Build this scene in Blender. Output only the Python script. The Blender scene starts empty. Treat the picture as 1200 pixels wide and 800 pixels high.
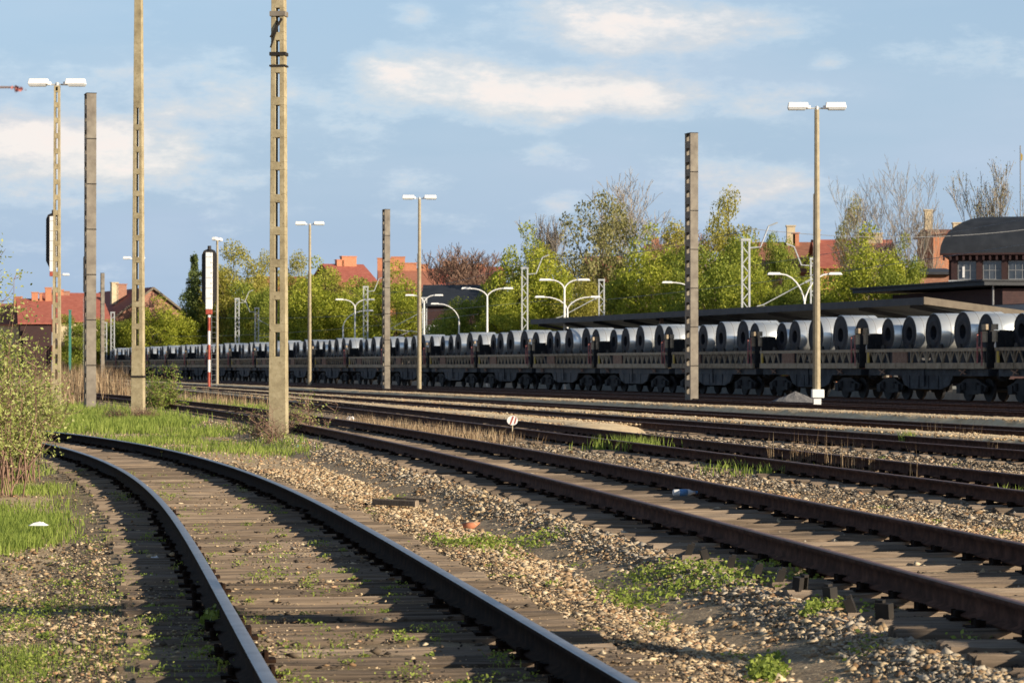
import bpy, math, random
import numpy as np
from mathutils import Vector, Matrix

random.seed(7)
rng = np.random.default_rng(7)
R = math.radians
SC = bpy.context.scene
COL = SC.collection
F = 3200.0          # focal length in photo pixels (1200 wide)
HZ = 429.0          # horizon row
CAMH = 1.5

# ------------------------------------------------------------------ camera, world, sun, exposure
cam_d = bpy.data.cameras.new('camera')
cam = bpy.data.objects.new('camera', cam_d)
COL.objects.link(cam)
cam.location = (0, 0, CAMH)
cam.rotation_euler = (R(90) + math.atan(29 / F), 0, 0)
cam_d.sensor_width = 36
cam_d.lens = 96
cam_d.clip_start = 0.1
cam_d.clip_end = 6000
cam_d.dof.use_dof = True
cam_d.dof.focus_distance = 27
cam_d.dof.aperture_fstop = 8.5
SC.camera = cam

SUN_AZ = R(56)      # sun stands right and behind the camera
SUN_EL = R(17.5)
sd = Vector((math.sin(SUN_AZ) * math.cos(SUN_EL), -math.cos(SUN_AZ) * math.cos(SUN_EL), math.sin(SUN_EL)))
sun_d = bpy.data.lights.new('sun', 'SUN')
sun = bpy.data.objects.new('sun', sun_d)
COL.objects.link(sun)
sun.rotation_euler = sd.to_track_quat('Z', 'Y').to_euler()
sun_d.energy = 5.0
sun_d.angle = R(0.5)
sun_d.color = (1.0, 0.84, 0.62)

SC.view_settings.view_transform = 'Standard'
SC.view_settings.look = 'None'
SC.view_settings.exposure = 0.72
SC.view_settings.gamma = 1.0
SC.render.engine = 'CYCLES'
SC.cycles.max_bounces = 5
SC.cycles.diffuse_bounces = 2
SC.cycles.glossy_bounces = 2
SC.cycles.transparent_max_bounces = 4
SC.cycles.use_denoising = True

world = bpy.data.worlds.new('World')
SC.world = world
world.use_nodes = True
wt = world.node_tree
wt.nodes.clear()


def nd(t, kind, **kw):
    n = t.nodes.new(kind)
    for k, v in kw.items():
        setattr(n, k, v)
    return n


def mth(t, op, a, b=None, c=None, clamp=False):
    n = t.nodes.new('ShaderNodeMath')
    n.operation = op
    n.use_clamp = clamp
    for i, v in enumerate((a, b, c)):
        if v is None:
            continue
        if isinstance(v, (int, float)):
            n.inputs[i].default_value = v
        else:
            t.links.new(v, n.inputs[i])
    return n.outputs[0]


def build_world():
    t = wt
    L = t.links.new
    out = nd(t, 'ShaderNodeOutputWorld')
    sky = nd(t, 'ShaderNodeTexSky')
    sky.sky_type = 'NISHITA'
    sky.sun_disc = False
    sky.sun_elevation = SUN_EL
    sky.sun_rotation = math.pi - SUN_AZ
    sky.air_density = 1.0
    sky.dust_density = 0.3
    sky.ozone_density = 2.6
    bg = nd(t, 'ShaderNodeBackground')
    bg.inputs[1].default_value = 0.095
    L(sky.outputs[0], bg.inputs[0])
    cl = nd(t, 'ShaderNodeBackground')
    cl.inputs[1].default_value = 1.0
    tc = nd(t, 'ShaderNodeTexCoord')
    sp = nd(t, 'ShaderNodeSeparateXYZ')
    L(tc.outputs['Generated'], sp.inputs[0])
    yy = mth(t, 'MAXIMUM', sp.outputs[1], 0.05)
    u = mth(t, 'DIVIDE', sp.outputs[0], yy)
    v = mth(t, 'DIVIDE', sp.outputs[2], yy)
    # warp with noise so the cloud banks get ragged edges
    mp = nd(t, 'ShaderNodeMapping')
    mp.inputs['Scale'].default_value = (24, 24, 64)
    L(tc.outputs['Generated'], mp.inputs[0])
    n1 = nd(t, 'ShaderNodeTexNoise')
    n1.inputs['Scale'].default_value = 1.0
    n1.inputs['Detail'].default_value = 7
    n1.inputs['Roughness'].default_value = 0.66
    L(mp.outputs[0], n1.inputs['Vector'])
    mp2 = nd(t, 'ShaderNodeMapping')
    mp2.inputs['Scale'].default_value = (7, 7, 30)
    mp2.inputs['Location'].default_value = (3.1, 1.2, 7.7)
    L(tc.outputs['Generated'], mp2.inputs[0])
    n2 = nd(t, 'ShaderNodeTexNoise')
    n2.inputs['Scale'].default_value = 1.0
    n2.inputs['Detail'].default_value = 5
    L(mp2.outputs[0], n2.inputs['Vector'])
    blobs = [(745, 22, 175, 36, 1.0), (640, 112, 250, 34, .95), (520, 98, 120, 40, 1.0), (85, 172, 200, 62, .85), (880, 222, 120, 46, .5), (215, 120, 330, 60, .5),
             (480, 214, 80, 20, .45), (1140, 58, 130, 30, .55), (635, 184, 60, 18, .40), (975, 72, 34, 14, .7), (490, 14, 40, 18, .6),
             (60, 110, 120, 30, .4), (280, 95, 140, 36, .38), (570, 10, 40, 14, .5), (655, 235, 26, 18, .5), (385, 250, 220, 20, .25)]
    acc = None
    for (cx, cy, rx, ry, s) in blobs:
        a = mth(t, 'MULTIPLY', mth(t, 'SUBTRACT', u, (cx - 600) / F), F / rx)
        b = mth(t, 'MULTIPLY', mth(t, 'SUBTRACT', v, (HZ - cy) / F), F / ry)
        d = mth(t, 'ADD', mth(t, 'MULTIPLY', a, a), mth(t, 'MULTIPLY', b, b))
        e = mth(t, 'MULTIPLY', mth(t, 'EXPONENT', mth(t, 'MULTIPLY', d, -0.9)), s)
        acc = e if acc is None else mth(t, 'MAXIMUM', acc, e)
    front = mth(t, 'GREATER_THAN', sp.outputs[1], 0.3)
    acc = mth(t, 'MULTIPLY', acc, front)
    back = mth(t, 'MULTIPLY', mth(t, 'SUBTRACT', 1.0, front), 0.35)
    acc = mth(t, 'ADD', acc, back)
    s1 = mth(t, 'ADD', mth(t, 'MULTIPLY', n1.outputs['Fac'], 1.45), mth(t, 'MULTIPLY', acc, 0.80))
    mr = nd(t, 'ShaderNodeMapRange')
    mr.interpolation_type = 'SMOOTHSTEP'
    mr.inputs['From Min'].default_value = 0.84
    mr.inputs['From Max'].default_value = 1.6
    L(s1, mr.inputs['Value'])
    veil = nd(t, 'ShaderNodeMapRange')
    veil.interpolation_type = 'SMOOTHSTEP'
    veil.inputs['From Min'].default_value = 0.42
    veil.inputs['From Max'].default_value = 0.75
    veil.inputs['To Max'].default_value = 0.72
    veil.inputs['To Min'].default_value = 0.58
    L(n2.outputs['Fac'], veil.inputs['Value'])
    # low haze brightening near the horizon
    hz = nd(t, 'ShaderNodeMapRange')
    hz.inputs['From Min'].default_value = 0.0
    hz.inputs['From Max'].default_value = 0.16
    hz.inputs['To Min'].default_value = 0.55
    hz.inputs['To Max'].default_value = 0.0
    L(sp.outputs[2], hz.inputs['Value'])
    fac = mth(t, 'MAXIMUM', mr.outputs[0], mth(t, 'ADD', veil.outputs[0], hz.outputs[0]), clamp=True)
    ramp = nd(t, 'ShaderNodeValToRGB')
    els = ramp.color_ramp.elements
    els[0].position, els[0].color = 0.0, (0.245, 0.325, 0.43, 1)
    els[1].position, els[1].color = 0.95, (0.58, 0.535, 0.51, 1)
    for (p_, c_) in ((0.22, (0.32, 0.39, 0.475, 1)), (0.6, (0.42, 0.43, 0.455, 1))):
        e = els.new(p_)
        e.color = c_
    L(mth(t, 'ADD', mr.outputs[0], mth(t, 'MULTIPLY', mth(t, 'SUBTRACT', n2.outputs['Fac'], 0.42), 0.55)), ramp.inputs[0])
    L(ramp.outputs[0], cl.inputs[0])
    zen = nd(t, 'ShaderNodeMapRange')      # the sky is deeper overhead
    zen.inputs['From Min'].default_value = 0.16
    zen.inputs['From Max'].default_value = 0.5
    zen.inputs['To Min'].default_value = 1.0
    zen.inputs['To Max'].default_value = 0.22
    L(sp.outputs[2], zen.inputs['Value'])
    L(zen.outputs[0], cl.inputs[1])
    mix = nd(t, 'ShaderNodeMixShader')
    L(fac, mix.inputs[0])
    L(bg.outputs[0], mix.inputs[1])
    L(cl.outputs[0], mix.inputs[2])
    L(mix.outputs[0], out.inputs[0])


build_world()


# ------------------------------------------------------------------ helpers
def gx(px, Y):
    return (px - 600.0) / F * Y


def gz(py, Y):
    return CAMH + (HZ - py) / F * Y


class MB:
    """collects faces, builds one mesh object"""

    def __init__(self):
        self.v, self.f, self.m = [], [], []

    def add(self, vs, fs, mi=0):
        b = len(self.v)
        self.v.extend([tuple(p) for p in vs])
        self.f.extend([tuple(i + b for i in q) for q in fs])
        self.m.extend([mi] * len(fs))

    def box(self, c, s, rz=0.0, mi=0, taper=None, ry=0.0):
        x, y, z = s[0] / 2, s[1] / 2, s[2] / 2
        tx, ty = taper if taper else (1, 1)
        P = [(-x, -y, -z), (x, -y, -z), (x, y, -z), (-x, y, -z), (-x * tx, -y * ty, z), (x * tx, -y * ty, z), (x * tx, y * ty, z), (-x * tx, y * ty, z)]
        m = Matrix.Rotation(rz, 3, 'Z') @ Matrix.Rotation(ry, 3, 'Y')
        vs = [m @ Vector(p) + Vector(c) for p in P]
        self.add(vs, [(0, 3, 2, 1), (4, 5, 6, 7), (0, 1, 5, 4), (1, 2, 6, 5), (2, 3, 7, 6), (3, 0, 4, 7)], mi)

    def tube(self, pts, rad, n=6, mi=0, cap=True):
        pts = [Vector(p) for p in pts]
        k = len(pts)
        if not hasattr(rad, '__len__'):
            rad = [rad] * k
        ring = []
        vs = []
        for i, p in enumerate(pts):
            d = (pts[min(i + 1, k - 1)] - pts[max(i - 1, 0)])
            if d.length < 1e-9:
                d = Vector((0, 0, 1))
            d.normalize()
            a = d.cross(Vector((0, 0, 1))) if abs(d.z) < 0.95 else d.cross(Vector((0, 1, 0)))
            a.normalize()
            b = d.cross(a)
            for j in range(n):
                t = 2 * math.pi * j / n
                vs.append(p + (a * math.cos(t) + b * math.sin(t)) * rad[i])
        fs = []
        for i in range(k - 1):
            for j in range(n):
                j2 = (j + 1) % n
                fs.append((i * n + j, i * n + j2, (i + 1) * n + j2, (i + 1) * n + j))
        if cap:
            fs.append(tuple(range(n))[::-1])
            fs.append(tuple((k - 1) * n + j for j in range(n)))
        self.add(vs, fs, mi)

    def bar(self, a, b, w, h=None, mi=0):
        """rectangular bar between two points"""
        a, b = Vector(a), Vector(b)
        h = h or w
        d = (b - a).normalized()
        s = d.cross(Vector((0, 0, 1))) if abs(d.z) < 0.95 else d.cross(Vector((0, 1, 0)))
        s.normalize()
        u = s.cross(d)
        vs = []
        for p in (a, b):
            for (i, j) in ((-1, -1), (1, -1), (1, 1), (-1, 1)):
                vs.append(p + s * (i * w / 2) + u * (j * h / 2))
        self.add(vs, [(0, 3, 2, 1), (4, 5, 6, 7), (0, 1, 5, 4), (1, 2, 6, 5), (2, 3, 7, 6), (3, 0, 4, 7)], mi)

    def prism(self, poly, a, b, axis='y', mi=0):
        """extrude a 2-D polygon between a and b along an axis; poly in the two other axes"""
        def P(p, t):
            if axis == 'y':
                return (p[0], t, p[1])
            if axis == 'x':
                return (t, p[0], p[1])
            return (p[0], p[1], t)
        n = len(poly)
        vs = [P(p, a) for p in poly] + [P(p, b) for p in poly]
        fs = [tuple(range(n)), tuple(range(n, 2 * n))[::-1]] + [(i, i + n, (i + 1) % n + n, (i + 1) % n) for i in range(n)]
        self.add(vs, fs, mi)

    def build(self, name, mats, parent=None, smooth=False, fix=True, bevel=0):
        me = bpy.data.meshes.new(name)
        me.from_pydata(self.v, [], self.f)
        if not isinstance(mats, (list, tuple)):
            mats = [mats]
        for m in mats:
            me.materials.append(m)
        if len(mats) > 1:
            me.polygons.foreach_set('material_index', self.m)
        if fix:
            import bmesh
            bm = bmesh.new()
            bm.from_mesh(me)
            bmesh.ops.recalc_face_normals(bm, faces=bm.faces)
            if bevel:
                bmesh.ops.bevel(bm, geom=[e for e in bm.edges], offset=bevel, segments=1, affect='EDGES')
            bm.to_mesh(me)
            bm.free()
        if smooth:
            me.polygons.foreach_set('use_smooth', [True] * len(me.polygons))
        me.update()
        o = bpy.data.objects.new(name, me)
        COL.objects.link(o)
        if parent:
            o.parent = parent
        return o


def np_mesh(name, V, Fc, mat, parent=None, smooth=False):
    me = bpy.data.meshes.new(name)
    k = Fc.shape[1]
    me.vertices.add(len(V))
    me.vertices.foreach_set('co', np.asarray(V, dtype=np.float32).ravel())
    me.loops.add(len(Fc) * k)
    me.loops.foreach_set('vertex_index', np.asarray(Fc, dtype=np.int32).ravel())
    me.polygons.add(len(Fc))
    me.polygons.foreach_set('loop_start', np.arange(0, len(Fc) * k, k, dtype=np.int32))
    me.materials.append(mat)
    me.update(calc_edges=True)
    me.validate()
    if smooth:
        me.polygons.foreach_set('use_smooth', [True] * len(me.polygons))
    o = bpy.data.objects.new(name, me)
    COL.objects.link(o)
    if parent:
        o.parent = parent
    return o


def tag(o, label=None, cat=None, group=None, kind=None):
    if label:
        o['label'] = label
    if cat:
        o['category'] = cat
    if group:
        o['group'] = group
    if kind:
        o['kind'] = kind
    return o


def empty(name, loc, rz=0.0, label=None, cat=None, group=None):
    o = bpy.data.objects.new(name, None)
    o.empty_display_size = 0.2
    COL.objects.link(o)
    o.location = loc
    o.rotation_euler = (0, 0, rz)
    return tag(o, label, cat, group)


def kids(o, pool):
    return [c for c in pool if c.parent == o]


def copy_tree(src, label=None):
    """copy a thing with its parts and their sub-parts"""
    r = src.copy()
    COL.objects.link(r)
    if label:
        r['label'] = label
    for c in src.children:
        n = c.copy()
        COL.objects.link(n)
        n.parent = r
        for g in c.children:
            q = g.copy()
            COL.objects.link(q)
            q.parent = n
    return r


ORD = ['first', 'second', 'third', 'fourth', 'fifth', 'sixth', 'seventh', 'eighth', 'ninth', 'tenth', 'eleventh', 'twelfth', 'thirteenth',
       'fourteenth', 'fifteenth', 'sixteenth', 'seventeenth', 'eighteenth', 'nineteenth', 'twentieth', 'twenty-first', 'twenty-second', 'twenty-third', 'twenty-fourth']


# ------------------------------------------------------------------ materials
def material(name, cols, scale=4.0, detail=6, rough=0.85, metal=0.0, bump=0.0, bscale=None, stretch=(1, 1, 1), island=0.0, objrand=0.0,
             trans=0.0, coords='Object', pos=None, spec=0.3, nrough=0.6, speckle=None, aniso=0.0, mixisl=None):
    m = bpy.data.materials.new(name)
    m.use_nodes = True
    t = m.node_tree
    L = t.links.new
    bs = t.nodes['Principled BSDF']
    out = t.nodes['Material Output']
    tc = nd(t, 'ShaderNodeTexCoord')
    mp = nd(t, 'ShaderNodeMapping')
    mp.inputs['Scale'].default_value = stretch
    L(tc.outputs[coords], mp.inputs[0])
    vec = mp.outputs[0]
    if objrand:
        oi = nd(t, 'ShaderNodeObjectInfo')
        ad = nd(t, 'ShaderNodeVectorMath', operation='ADD')
        sc = nd(t, 'ShaderNodeVectorMath', operation='SCALE')
        sc.inputs['Scale'].default_value = 1.0
        cb = nd(t, 'ShaderNodeCombineXYZ')
        for i in range(3):
            L(mth(t, 'MULTIPLY', oi.outputs['Random'], 37.0 + 11 * i), cb.inputs[i])
        L(vec, ad.inputs[0])
        L(cb.outputs[0], ad.inputs[1])
        vec = ad.outputs[0]
    nz = nd(t, 'ShaderNodeTexNoise')
    nz.inputs['Scale'].default_value = scale
    nz.inputs['Detail'].default_value = detail
    nz.inputs['Roughness'].default_value = nrough
    L(vec, nz.inputs['Vector'])
    fac = nz.outputs['Fac']
    if island:
        g = nd(t, 'ShaderNodeNewGeometry')
        a = mth(t, 'MULTIPLY', mth(t, 'SUBTRACT', g.outputs['Random Per Island'], 0.5), island)
        fac = mth(t, 'ADD', fac, a)
    if objrand:
        a = mth(t, 'MULTIPLY', mth(t, 'SUBTRACT', oi.outputs['Random'], 0.5), objrand)
        fac = mth(t, 'ADD', fac, a)
    rp = nd(t, 'ShaderNodeValToRGB')
    els = rp.color_ramp.elements
    n = len(cols)
    ps = pos or [0.3 + 0.4 * i / max(1, n - 1) for i in range(n)]
    els[0].position, els[0].color = ps[0], (*cols[0], 1)
    els[1].position, els[1].color = ps[-1], (*cols[-1], 1)
    for i in range(1, n - 1):
        e = els.new(ps[i])
        e.color = (*cols[i], 1)
    L(fac, rp.inputs[0])
    colout = rp.outputs[0]
    if speckle:
        sc_, colr, thr = speckle
        n3 = nd(t, 'ShaderNodeTexNoise')
        n3.inputs['Scale'].default_value = sc_
        n3.inputs['Detail'].default_value = 3
        L(vec, n3.inputs['Vector'])
        mr = nd(t, 'ShaderNodeMapRange')
        mr.inputs['From Min'].default_value = thr
        mr.inputs['From Max'].default_value = thr + 0.08
        L(n3.outputs['Fac'], mr.inputs['Value'])
        mx = nd(t, 'ShaderNodeMix', data_type='RGBA')
        L(mr.outputs[0], mx.inputs[0])
        L(colout, mx.inputs[6])
        mx.inputs[7].default_value = (*colr, 1)
        colout = mx.outputs[2]
    L(colout, bs.inputs['Base Color'])
    bs.inputs['Roughness'].default_value = rough
    bs.inputs['Metallic'].default_value = metal
    bs.inputs['Specular IOR Level'].default_value = spec
    if aniso:
        bs.inputs['Anisotropic'].default_value = aniso
    if bump:
        nb = nd(t, 'ShaderNodeTexNoise')
        nb.inputs['Scale'].default_value = bscale or scale * 4
        nb.inputs['Detail'].default_value = 8
        nb.inputs['Roughness'].default_value = 0.65
        L(vec, nb.inputs['Vector'])
        b = nd(t, 'ShaderNodeBump')
        b.inputs['Strength'].default_value = 1.0
        b.inputs['Distance'].default_value = bump
        L(nb.outputs['Fac'], b.inputs['Height'])
        L(b.outputs[0], bs.inputs['Normal'])
    if trans:
        tr = nd(t, 'ShaderNodeBsdfTranslucent')
        L(colout, tr.inputs[0])
        ms = nd(t, 'ShaderNodeMixShader')
        ms.inputs[0].default_value = trans
        L(bs.outputs[0], ms.inputs[1])
        L(tr.outputs[0], ms.inputs[2])
        L(ms.outputs[0], out.inputs[0])
    return m


def brick_material(name, c1, c2, mortar, scale=4.0):
    m = material(name, [c1, c2], scale=1.5)
    t = m.node_tree
    L = t.links.new
    bs = t.nodes['Principled BSDF']
    br = nd(t, 'ShaderNodeTexBrick')
    br.inputs['Color1'].default_value = (*c1, 1)
    br.inputs['Color2'].default_value = (*c2, 1)
    br.inputs['Mortar'].default_value = (*mortar, 1)
    br.inputs['Scale'].default_value = scale
    tc = nd(t, 'ShaderNodeTexCoord')
    mp = nd(t, 'ShaderNodeMapping')
    sx = nd(t, 'ShaderNodeSeparateXYZ')
    cb = nd(t, 'ShaderNodeCombineXYZ')
    L(tc.outputs['Object'], sx.inputs[0])
    L(mth(t, 'ADD', sx.outputs[0], sx.outputs[1]), cb.inputs[0])
    L(sx.outputs[2], cb.inputs[1])
    L(cb.outputs[0], br.inputs['Vector'])
    L(br.outputs[0], bs.inputs['Base Color'])
    return m


M = {}
M['ground'] = material('sandy_ground', [(.25, .18, .11), (.37, .275, .17), (.46, .355, .225), (.54, .44, .30)], scale=2.2, detail=14, rough=.95, bump=.015, bscale=14, speckle=(38, (.55, .42, .26), .55),
                       nrough=.8, pos=[.3, .44, .55, .72])
M['bed'] = material('oily_ballast', [(.02, .016, .012), (.06, .046, .034), (.17, .135, .095)], scale=3.5, detail=12, rough=.95, bump=.015, bscale=14, nrough=.75,
                    pos=[.3, .5, .72])
M['dirt'] = material('track_dirt', [(.11, .08, .05), (.22, .165, .105), (.35, .27, .175)], scale=3.5, detail=12, rough=.95, bump=.015, bscale=14, speckle=(42, (.46, .35, .21), .58), nrough=.75,
                     pos=[.3, .5, .7])
M['bed2'] = material('brown_ballast', [(.15, .11, .07), (.27, .205, .135), (.39, .305, .205)], scale=3.5, detail=12, rough=.95, bump=.015, bscale=14, speckle=(38, (.50, .39, .25), .56), nrough=.75, pos=[.3, .5, .72])
M['rust2'] = material('brown_rust', [(.036, .018, .013), (.070, .034, .024), (.12, .06, .042)], scale=9, spec=.12, rough=.9, bump=.002)
M['sleeper'] = material('old_wood', [(.065, .05, .038), (.185, .143, .108), (.30, .24, .185)], scale=3.0, detail=8, stretch=(.35, 22, 3), rough=.9, bump=.006,
                        bscale=9, objrand=.28, pos=[.25, .5, .78])
M['rust'] = material('rail_rust', [(.008, .005, .004), (.018, .010, .007), (.036, .020, .013)], scale=9, spec=.08, rough=.9, bump=.002)
M['polish'] = material('rail_top_worn', [(.20, .20, .23), (.34, .34, .37)], scale=6, rough=.38, metal=.85, stretch=(1, 1, 1))
M['rusttop'] = material('rail_top_rusty', [(.13, .07, .055), (.21, .13, .11)], scale=5, rough=.55, metal=.3)
M['iron'] = material('dark_iron', [(.012, .011, .011), (.03, .025, .022)], scale=9, rough=.7)
M['stone_warm'] = material('tan_stones', [(.21, .13, .07), (.33, .235, .14), (.41, .305, .185), (.46, .36, .23), (.56, .47, .34), (.36, .22, .13)], scale=.6, island=1.0, rough=.9,
                           pos=[.10, .26, .42, .60, .85, .97])
M['stone_grey'] = material('grey_stones', [(.17, .14, .11), (.26, .225, .18), (.34, .30, .245), (.43, .385, .315), (.32, .23, .15)], scale=.6, island=1.0, rough=.9,
                           pos=[.1, .3, .5, .75, .95])
M['stone_dark'] = material('oily_stones', [(.03, .024, .02), (.07, .055, .042), (.14, .11, .08), (.26, .21, .15)], scale=.6, island=1.0, rough=.9, pos=[.1, .35, .65, .97])
M['grass'] = material('green_grass', [(.13, .19, .035), (.25, .33, .06), (.39, .45, .12)], scale=.5, island=.5, rough=.7, trans=.45, pos=[.2, .5, .85])
M['weed'] = material('weed_leaf', [(.13, .19, .03), (.26, .34, .06), (.40, .46, .11)], scale=.7, island=.6, rough=.6, trans=.4, pos=[.2, .5, .85])
M['dry'] = material('dry_stalks', [(.13, .085, .05), (.30, .21, .13), (.46, .36, .23)], scale=.8, island=.8, rough=.85, trans=.25, pos=[.2, .5, .85])
M['conc'] = material('yellowish_concrete', [(.21, .175, .11), (.34, .29, .185), (.46, .405, .275)], scale=3.5, detail=12, nrough=.72, rough=.9, bump=.006, speckle=(22, (.16, .12, .07), .64))
M['conc2'] = material('grey_concrete', [(.27, .23, .16), (.40, .35, .25)], scale=6, detail=8, rough=.9, bump=.004)
M['steelmast'] = material('weathered_mast_steel', [(.13, .115, .10), (.195, .175, .15), (.25, .23, .195)], scale=2.5, detail=8, rough=.75, speckle=(9, (.10, .06, .04), .66))
M['galv'] = material('galvanised_steel', [(.38, .41, .44), (.58, .61, .63)], scale=4, rough=.5, metal=.2)
M['white'] = material('white_paint', [(.72, .73, .75), (.83, .84, .85)], scale=6, rough=.4, spec=.5)
M['red'] = material('red_paint', [(.28, .05, .035), (.42, .10, .07)], scale=8, rough=.6)
M['black'] = material('black_paint', [(.012, .011, .014), (.03, .028, .03)], scale=8, rough=.6)
M['glass'] = material('lamp_glass', [(.42, .45, .48), (.55, .58, .6)], scale=5, rough=.15, spec=.6)
M['pane'] = material('window_glass', [(.02, .03, .04), (.06, .07, .09)], scale=2, rough=.08, spec=.8)
M['wagon'] = material('dark_wagon_paint', [(.018, .022, .030), (.045, .052, .065), (.08, .08, .085)], scale=2.2, detail=9, rough=.7, objrand=.3, speckle=(14, (.11, .09, .07), .66))
M['sill'] = material('dusty_brown_sill', [(.17, .13, .09), (.30, .24, .17), (.38, .31, .23)], scale=3, detail=9, rough=.8, objrand=.3, speckle=(11, (.28, .25, .20), .66))
M['plate'] = material('rusty_brown_plate', [(.16, .09, .065), (.27, .17, .12)], scale=6, rough=.8, objrand=.3, speckle=(25, (.4, .34, .28), .64))
M['rosy'] = material('faded_red_rail', [(.30, .10, .10), (.42, .17, .16)], scale=8, rough=.7)
M['yellow'] = material('faded_yellow', [(.42, .28, .05), (.55, .40, .08)], scale=8, rough=.7)
M['bogie'] = material('bogie_iron', [(.010, .011, .014), (.028, .028, .032)], scale=5, rough=.75)
M['coil'] = material('zinc_coil_sheet', [(.70, .75, .78), (.80, .84, .86), (.86, .88, .87)], scale=1.2, detail=3, rough=.33, metal=.72, objrand=.35, stretch=(.6, 3, 3), aniso=.0)
M['coilend'] = material('coil_end', [(.008, .009, .014), (.018, .020, .030), (.036, .032, .033)], scale=3, rough=.65, metal=.2, objrand=.3)
M['coilhole'] = material('coil_bore', [(.01, .012, .02), (.03, .034, .045)], scale=3, rough=.6)
M['leafA'] = material('spring_leaf', [(.17, .215, .025), (.34, .385, .04), (.50, .51, .08)], scale=.35, island=.7, rough=.6, trans=.42, pos=[.15, .5, .85], coords='Object')
M['leafE'] = material('green_leaf', [(.11, .155, .022), (.25, .31, .045), (.40, .44, .08)], scale=.35, island=.7, rough=.6, trans=.4, pos=[.15, .5, .85])
M['leafB'] = material('yellow_leaf', [(.20, .20, .035), (.36, .34, .06), (.48, .44, .12)], scale=.35, island=.7, rough=.6, trans=.42, pos=[.15, .5, .85])
M['leafC'] = material('dark_leaf', [(.05, .08, .03), (.12, .165, .055), (.22, .27, .08)], scale=.35, island=.7, rough=.6, trans=.3, pos=[.15, .5, .85])
M['leafD'] = material('olive_leaf', [(.15, .15, .05), (.27, .26, .10), (.38, .36, .16)], scale=.35, island=.7, rough=.6, trans=.4, pos=[.15, .5, .85])
M['leafW'] = material('willow_leaf', [(.22, .27, .06), (.38, .43, .12), (.54, .57, .24)], scale=.9, island=.8, rough=.6, trans=.45, pos=[.15, .5, .85])
M['bark'] = material('bark', [(.07, .055, .042), (.16, .13, .10)], scale=6, rough=.95)
M['barkpale'] = material('pale_twigs', [(.20, .175, .15), (.32, .29, .25)], scale=6, rough=.95)
M['barkred'] = material('reddish_twigs', [(.16, .10, .075), (.26, .17, .13)], scale=6, rough=.95)
M['tile'] = material('red_roof_tiles', [(.19, .058, .046), (.32, .10, .075), (.41, .16, .12)], scale=1.6, detail=10, rough=.8, nrough=.75, stretch=(1, 1, 5))
M['tileO'] = material('orange_roof_tiles', [(.20, .085, .06), (.32, .135, .09), (.40, .19, .13)], scale=1.6, detail=10, rough=.8, nrough=.75, stretch=(1, 1, 5))
M['tileB'] = material('brown_roof_tiles', [(.13, .06, .045), (.24, .11, .075), (.33, .16, .10)], scale=1.6, detail=10, rough=.8, nrough=.75, stretch=(1, 1, 5))
M['slate'] = material('dark_slate_roof', [(.016, .020, .028), (.032, .038, .05)], scale=1.4, rough=.6, spec=.25)
M['brick'] = brick_material('red_brick', (.25, .10, .07), (.34, .16, .11), (.30, .24, .19), 3)
M['brickdark'] = brick_material('maroon_brick', (.034, .016, .019), (.052, .024, .026), (.045, .036, .036), 3)
M['brickorange'] = brick_material('orange_brick', (.42, .15, .08), (.50, .20, .11), (.36, .26, .18), 3)
M['plaster'] = material('cream_plaster', [(.42, .35, .24), (.58, .50, .36)], scale=2, rough=.9)
M['canopy'] = material('dark_canopy', [(.022, .025, .034), (.045, .048, .06)], scale=1.5, rough=.6)
M['canopyend'] = material('pale_fascia', [(.12, .10, .08), (.175, .15, .118)], scale=3, rough=.8)
M['platform'] = material('platform_concrete', [(.27, .29, .29), (.42, .44, .43)], scale=2, rough=.9)
M['paper'] = material('white_litter', [(.75, .75, .76), (.85, .85, .86)], scale=9, rough=.6)
M['blue'] = material('blue_plastic', [(.08, .22, .50), (.20, .38, .62)], scale=20, rough=.3)
M['cyan'] = material('pale_glass', [(.45, .62, .56), (.6, .75, .68)], scale=20, rough=.2)
M['teal'] = material('green_paint', [(.04, .17, .14), (.07, .24, .20)], scale=5, rough=.6)
M['wire'] = material('wire_grey', [(.16, .17, .19), (.26, .27, .29)], scale=5, rough=.6)
M['gravelpile'] = material('gravel_heap', [(.10, .10, .11), (.22, .22, .23)], scale=8, detail=10, rough=.95, bump=.05)

# ------------------------------------------------------------------ tracks: centre lines X(Y), fitted
def rail_fit(pts, H, deg):
    Y = np.array([H * F / (y - HZ) for _, y in pts])
    X = np.array([(x - 600) / F for x, _ in pts]) * Y
    return np.polyfit(Y, X, deg)


t1r = rail_fit([(741, 798), (636, 739), (500, 660), (400, 603), (350, 575), (262, 544), (175, 522), (87, 507), (44, 501)], 1.33, 3)
t1l = rail_fit([(324, 798), (262.6, 704), (214, 625), (184, 581), (153, 553), (118, 537), (66, 522)], 1.33, 3)
t2l = rail_fit([(1200, 708), (1080, 676), (1020, 659), (920, 632), (860, 615), (780, 594.5), (705, 576), (630, 556), (555, 537.5), (480, 522.5), (410, 505), (366, 498)], 1.22, 2)
t2r = rail_fit([(1200, 637), (1080, 612), (960, 591), (780, 554), (705, 540), (630, 529), (555, 516), (480, 504), (413, 494), (339, 485), (288, 479), (253, 474)], 1.22, 2)


def line(x0, y0, s):
    return np.array([s, x0 - s * y0])


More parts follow.
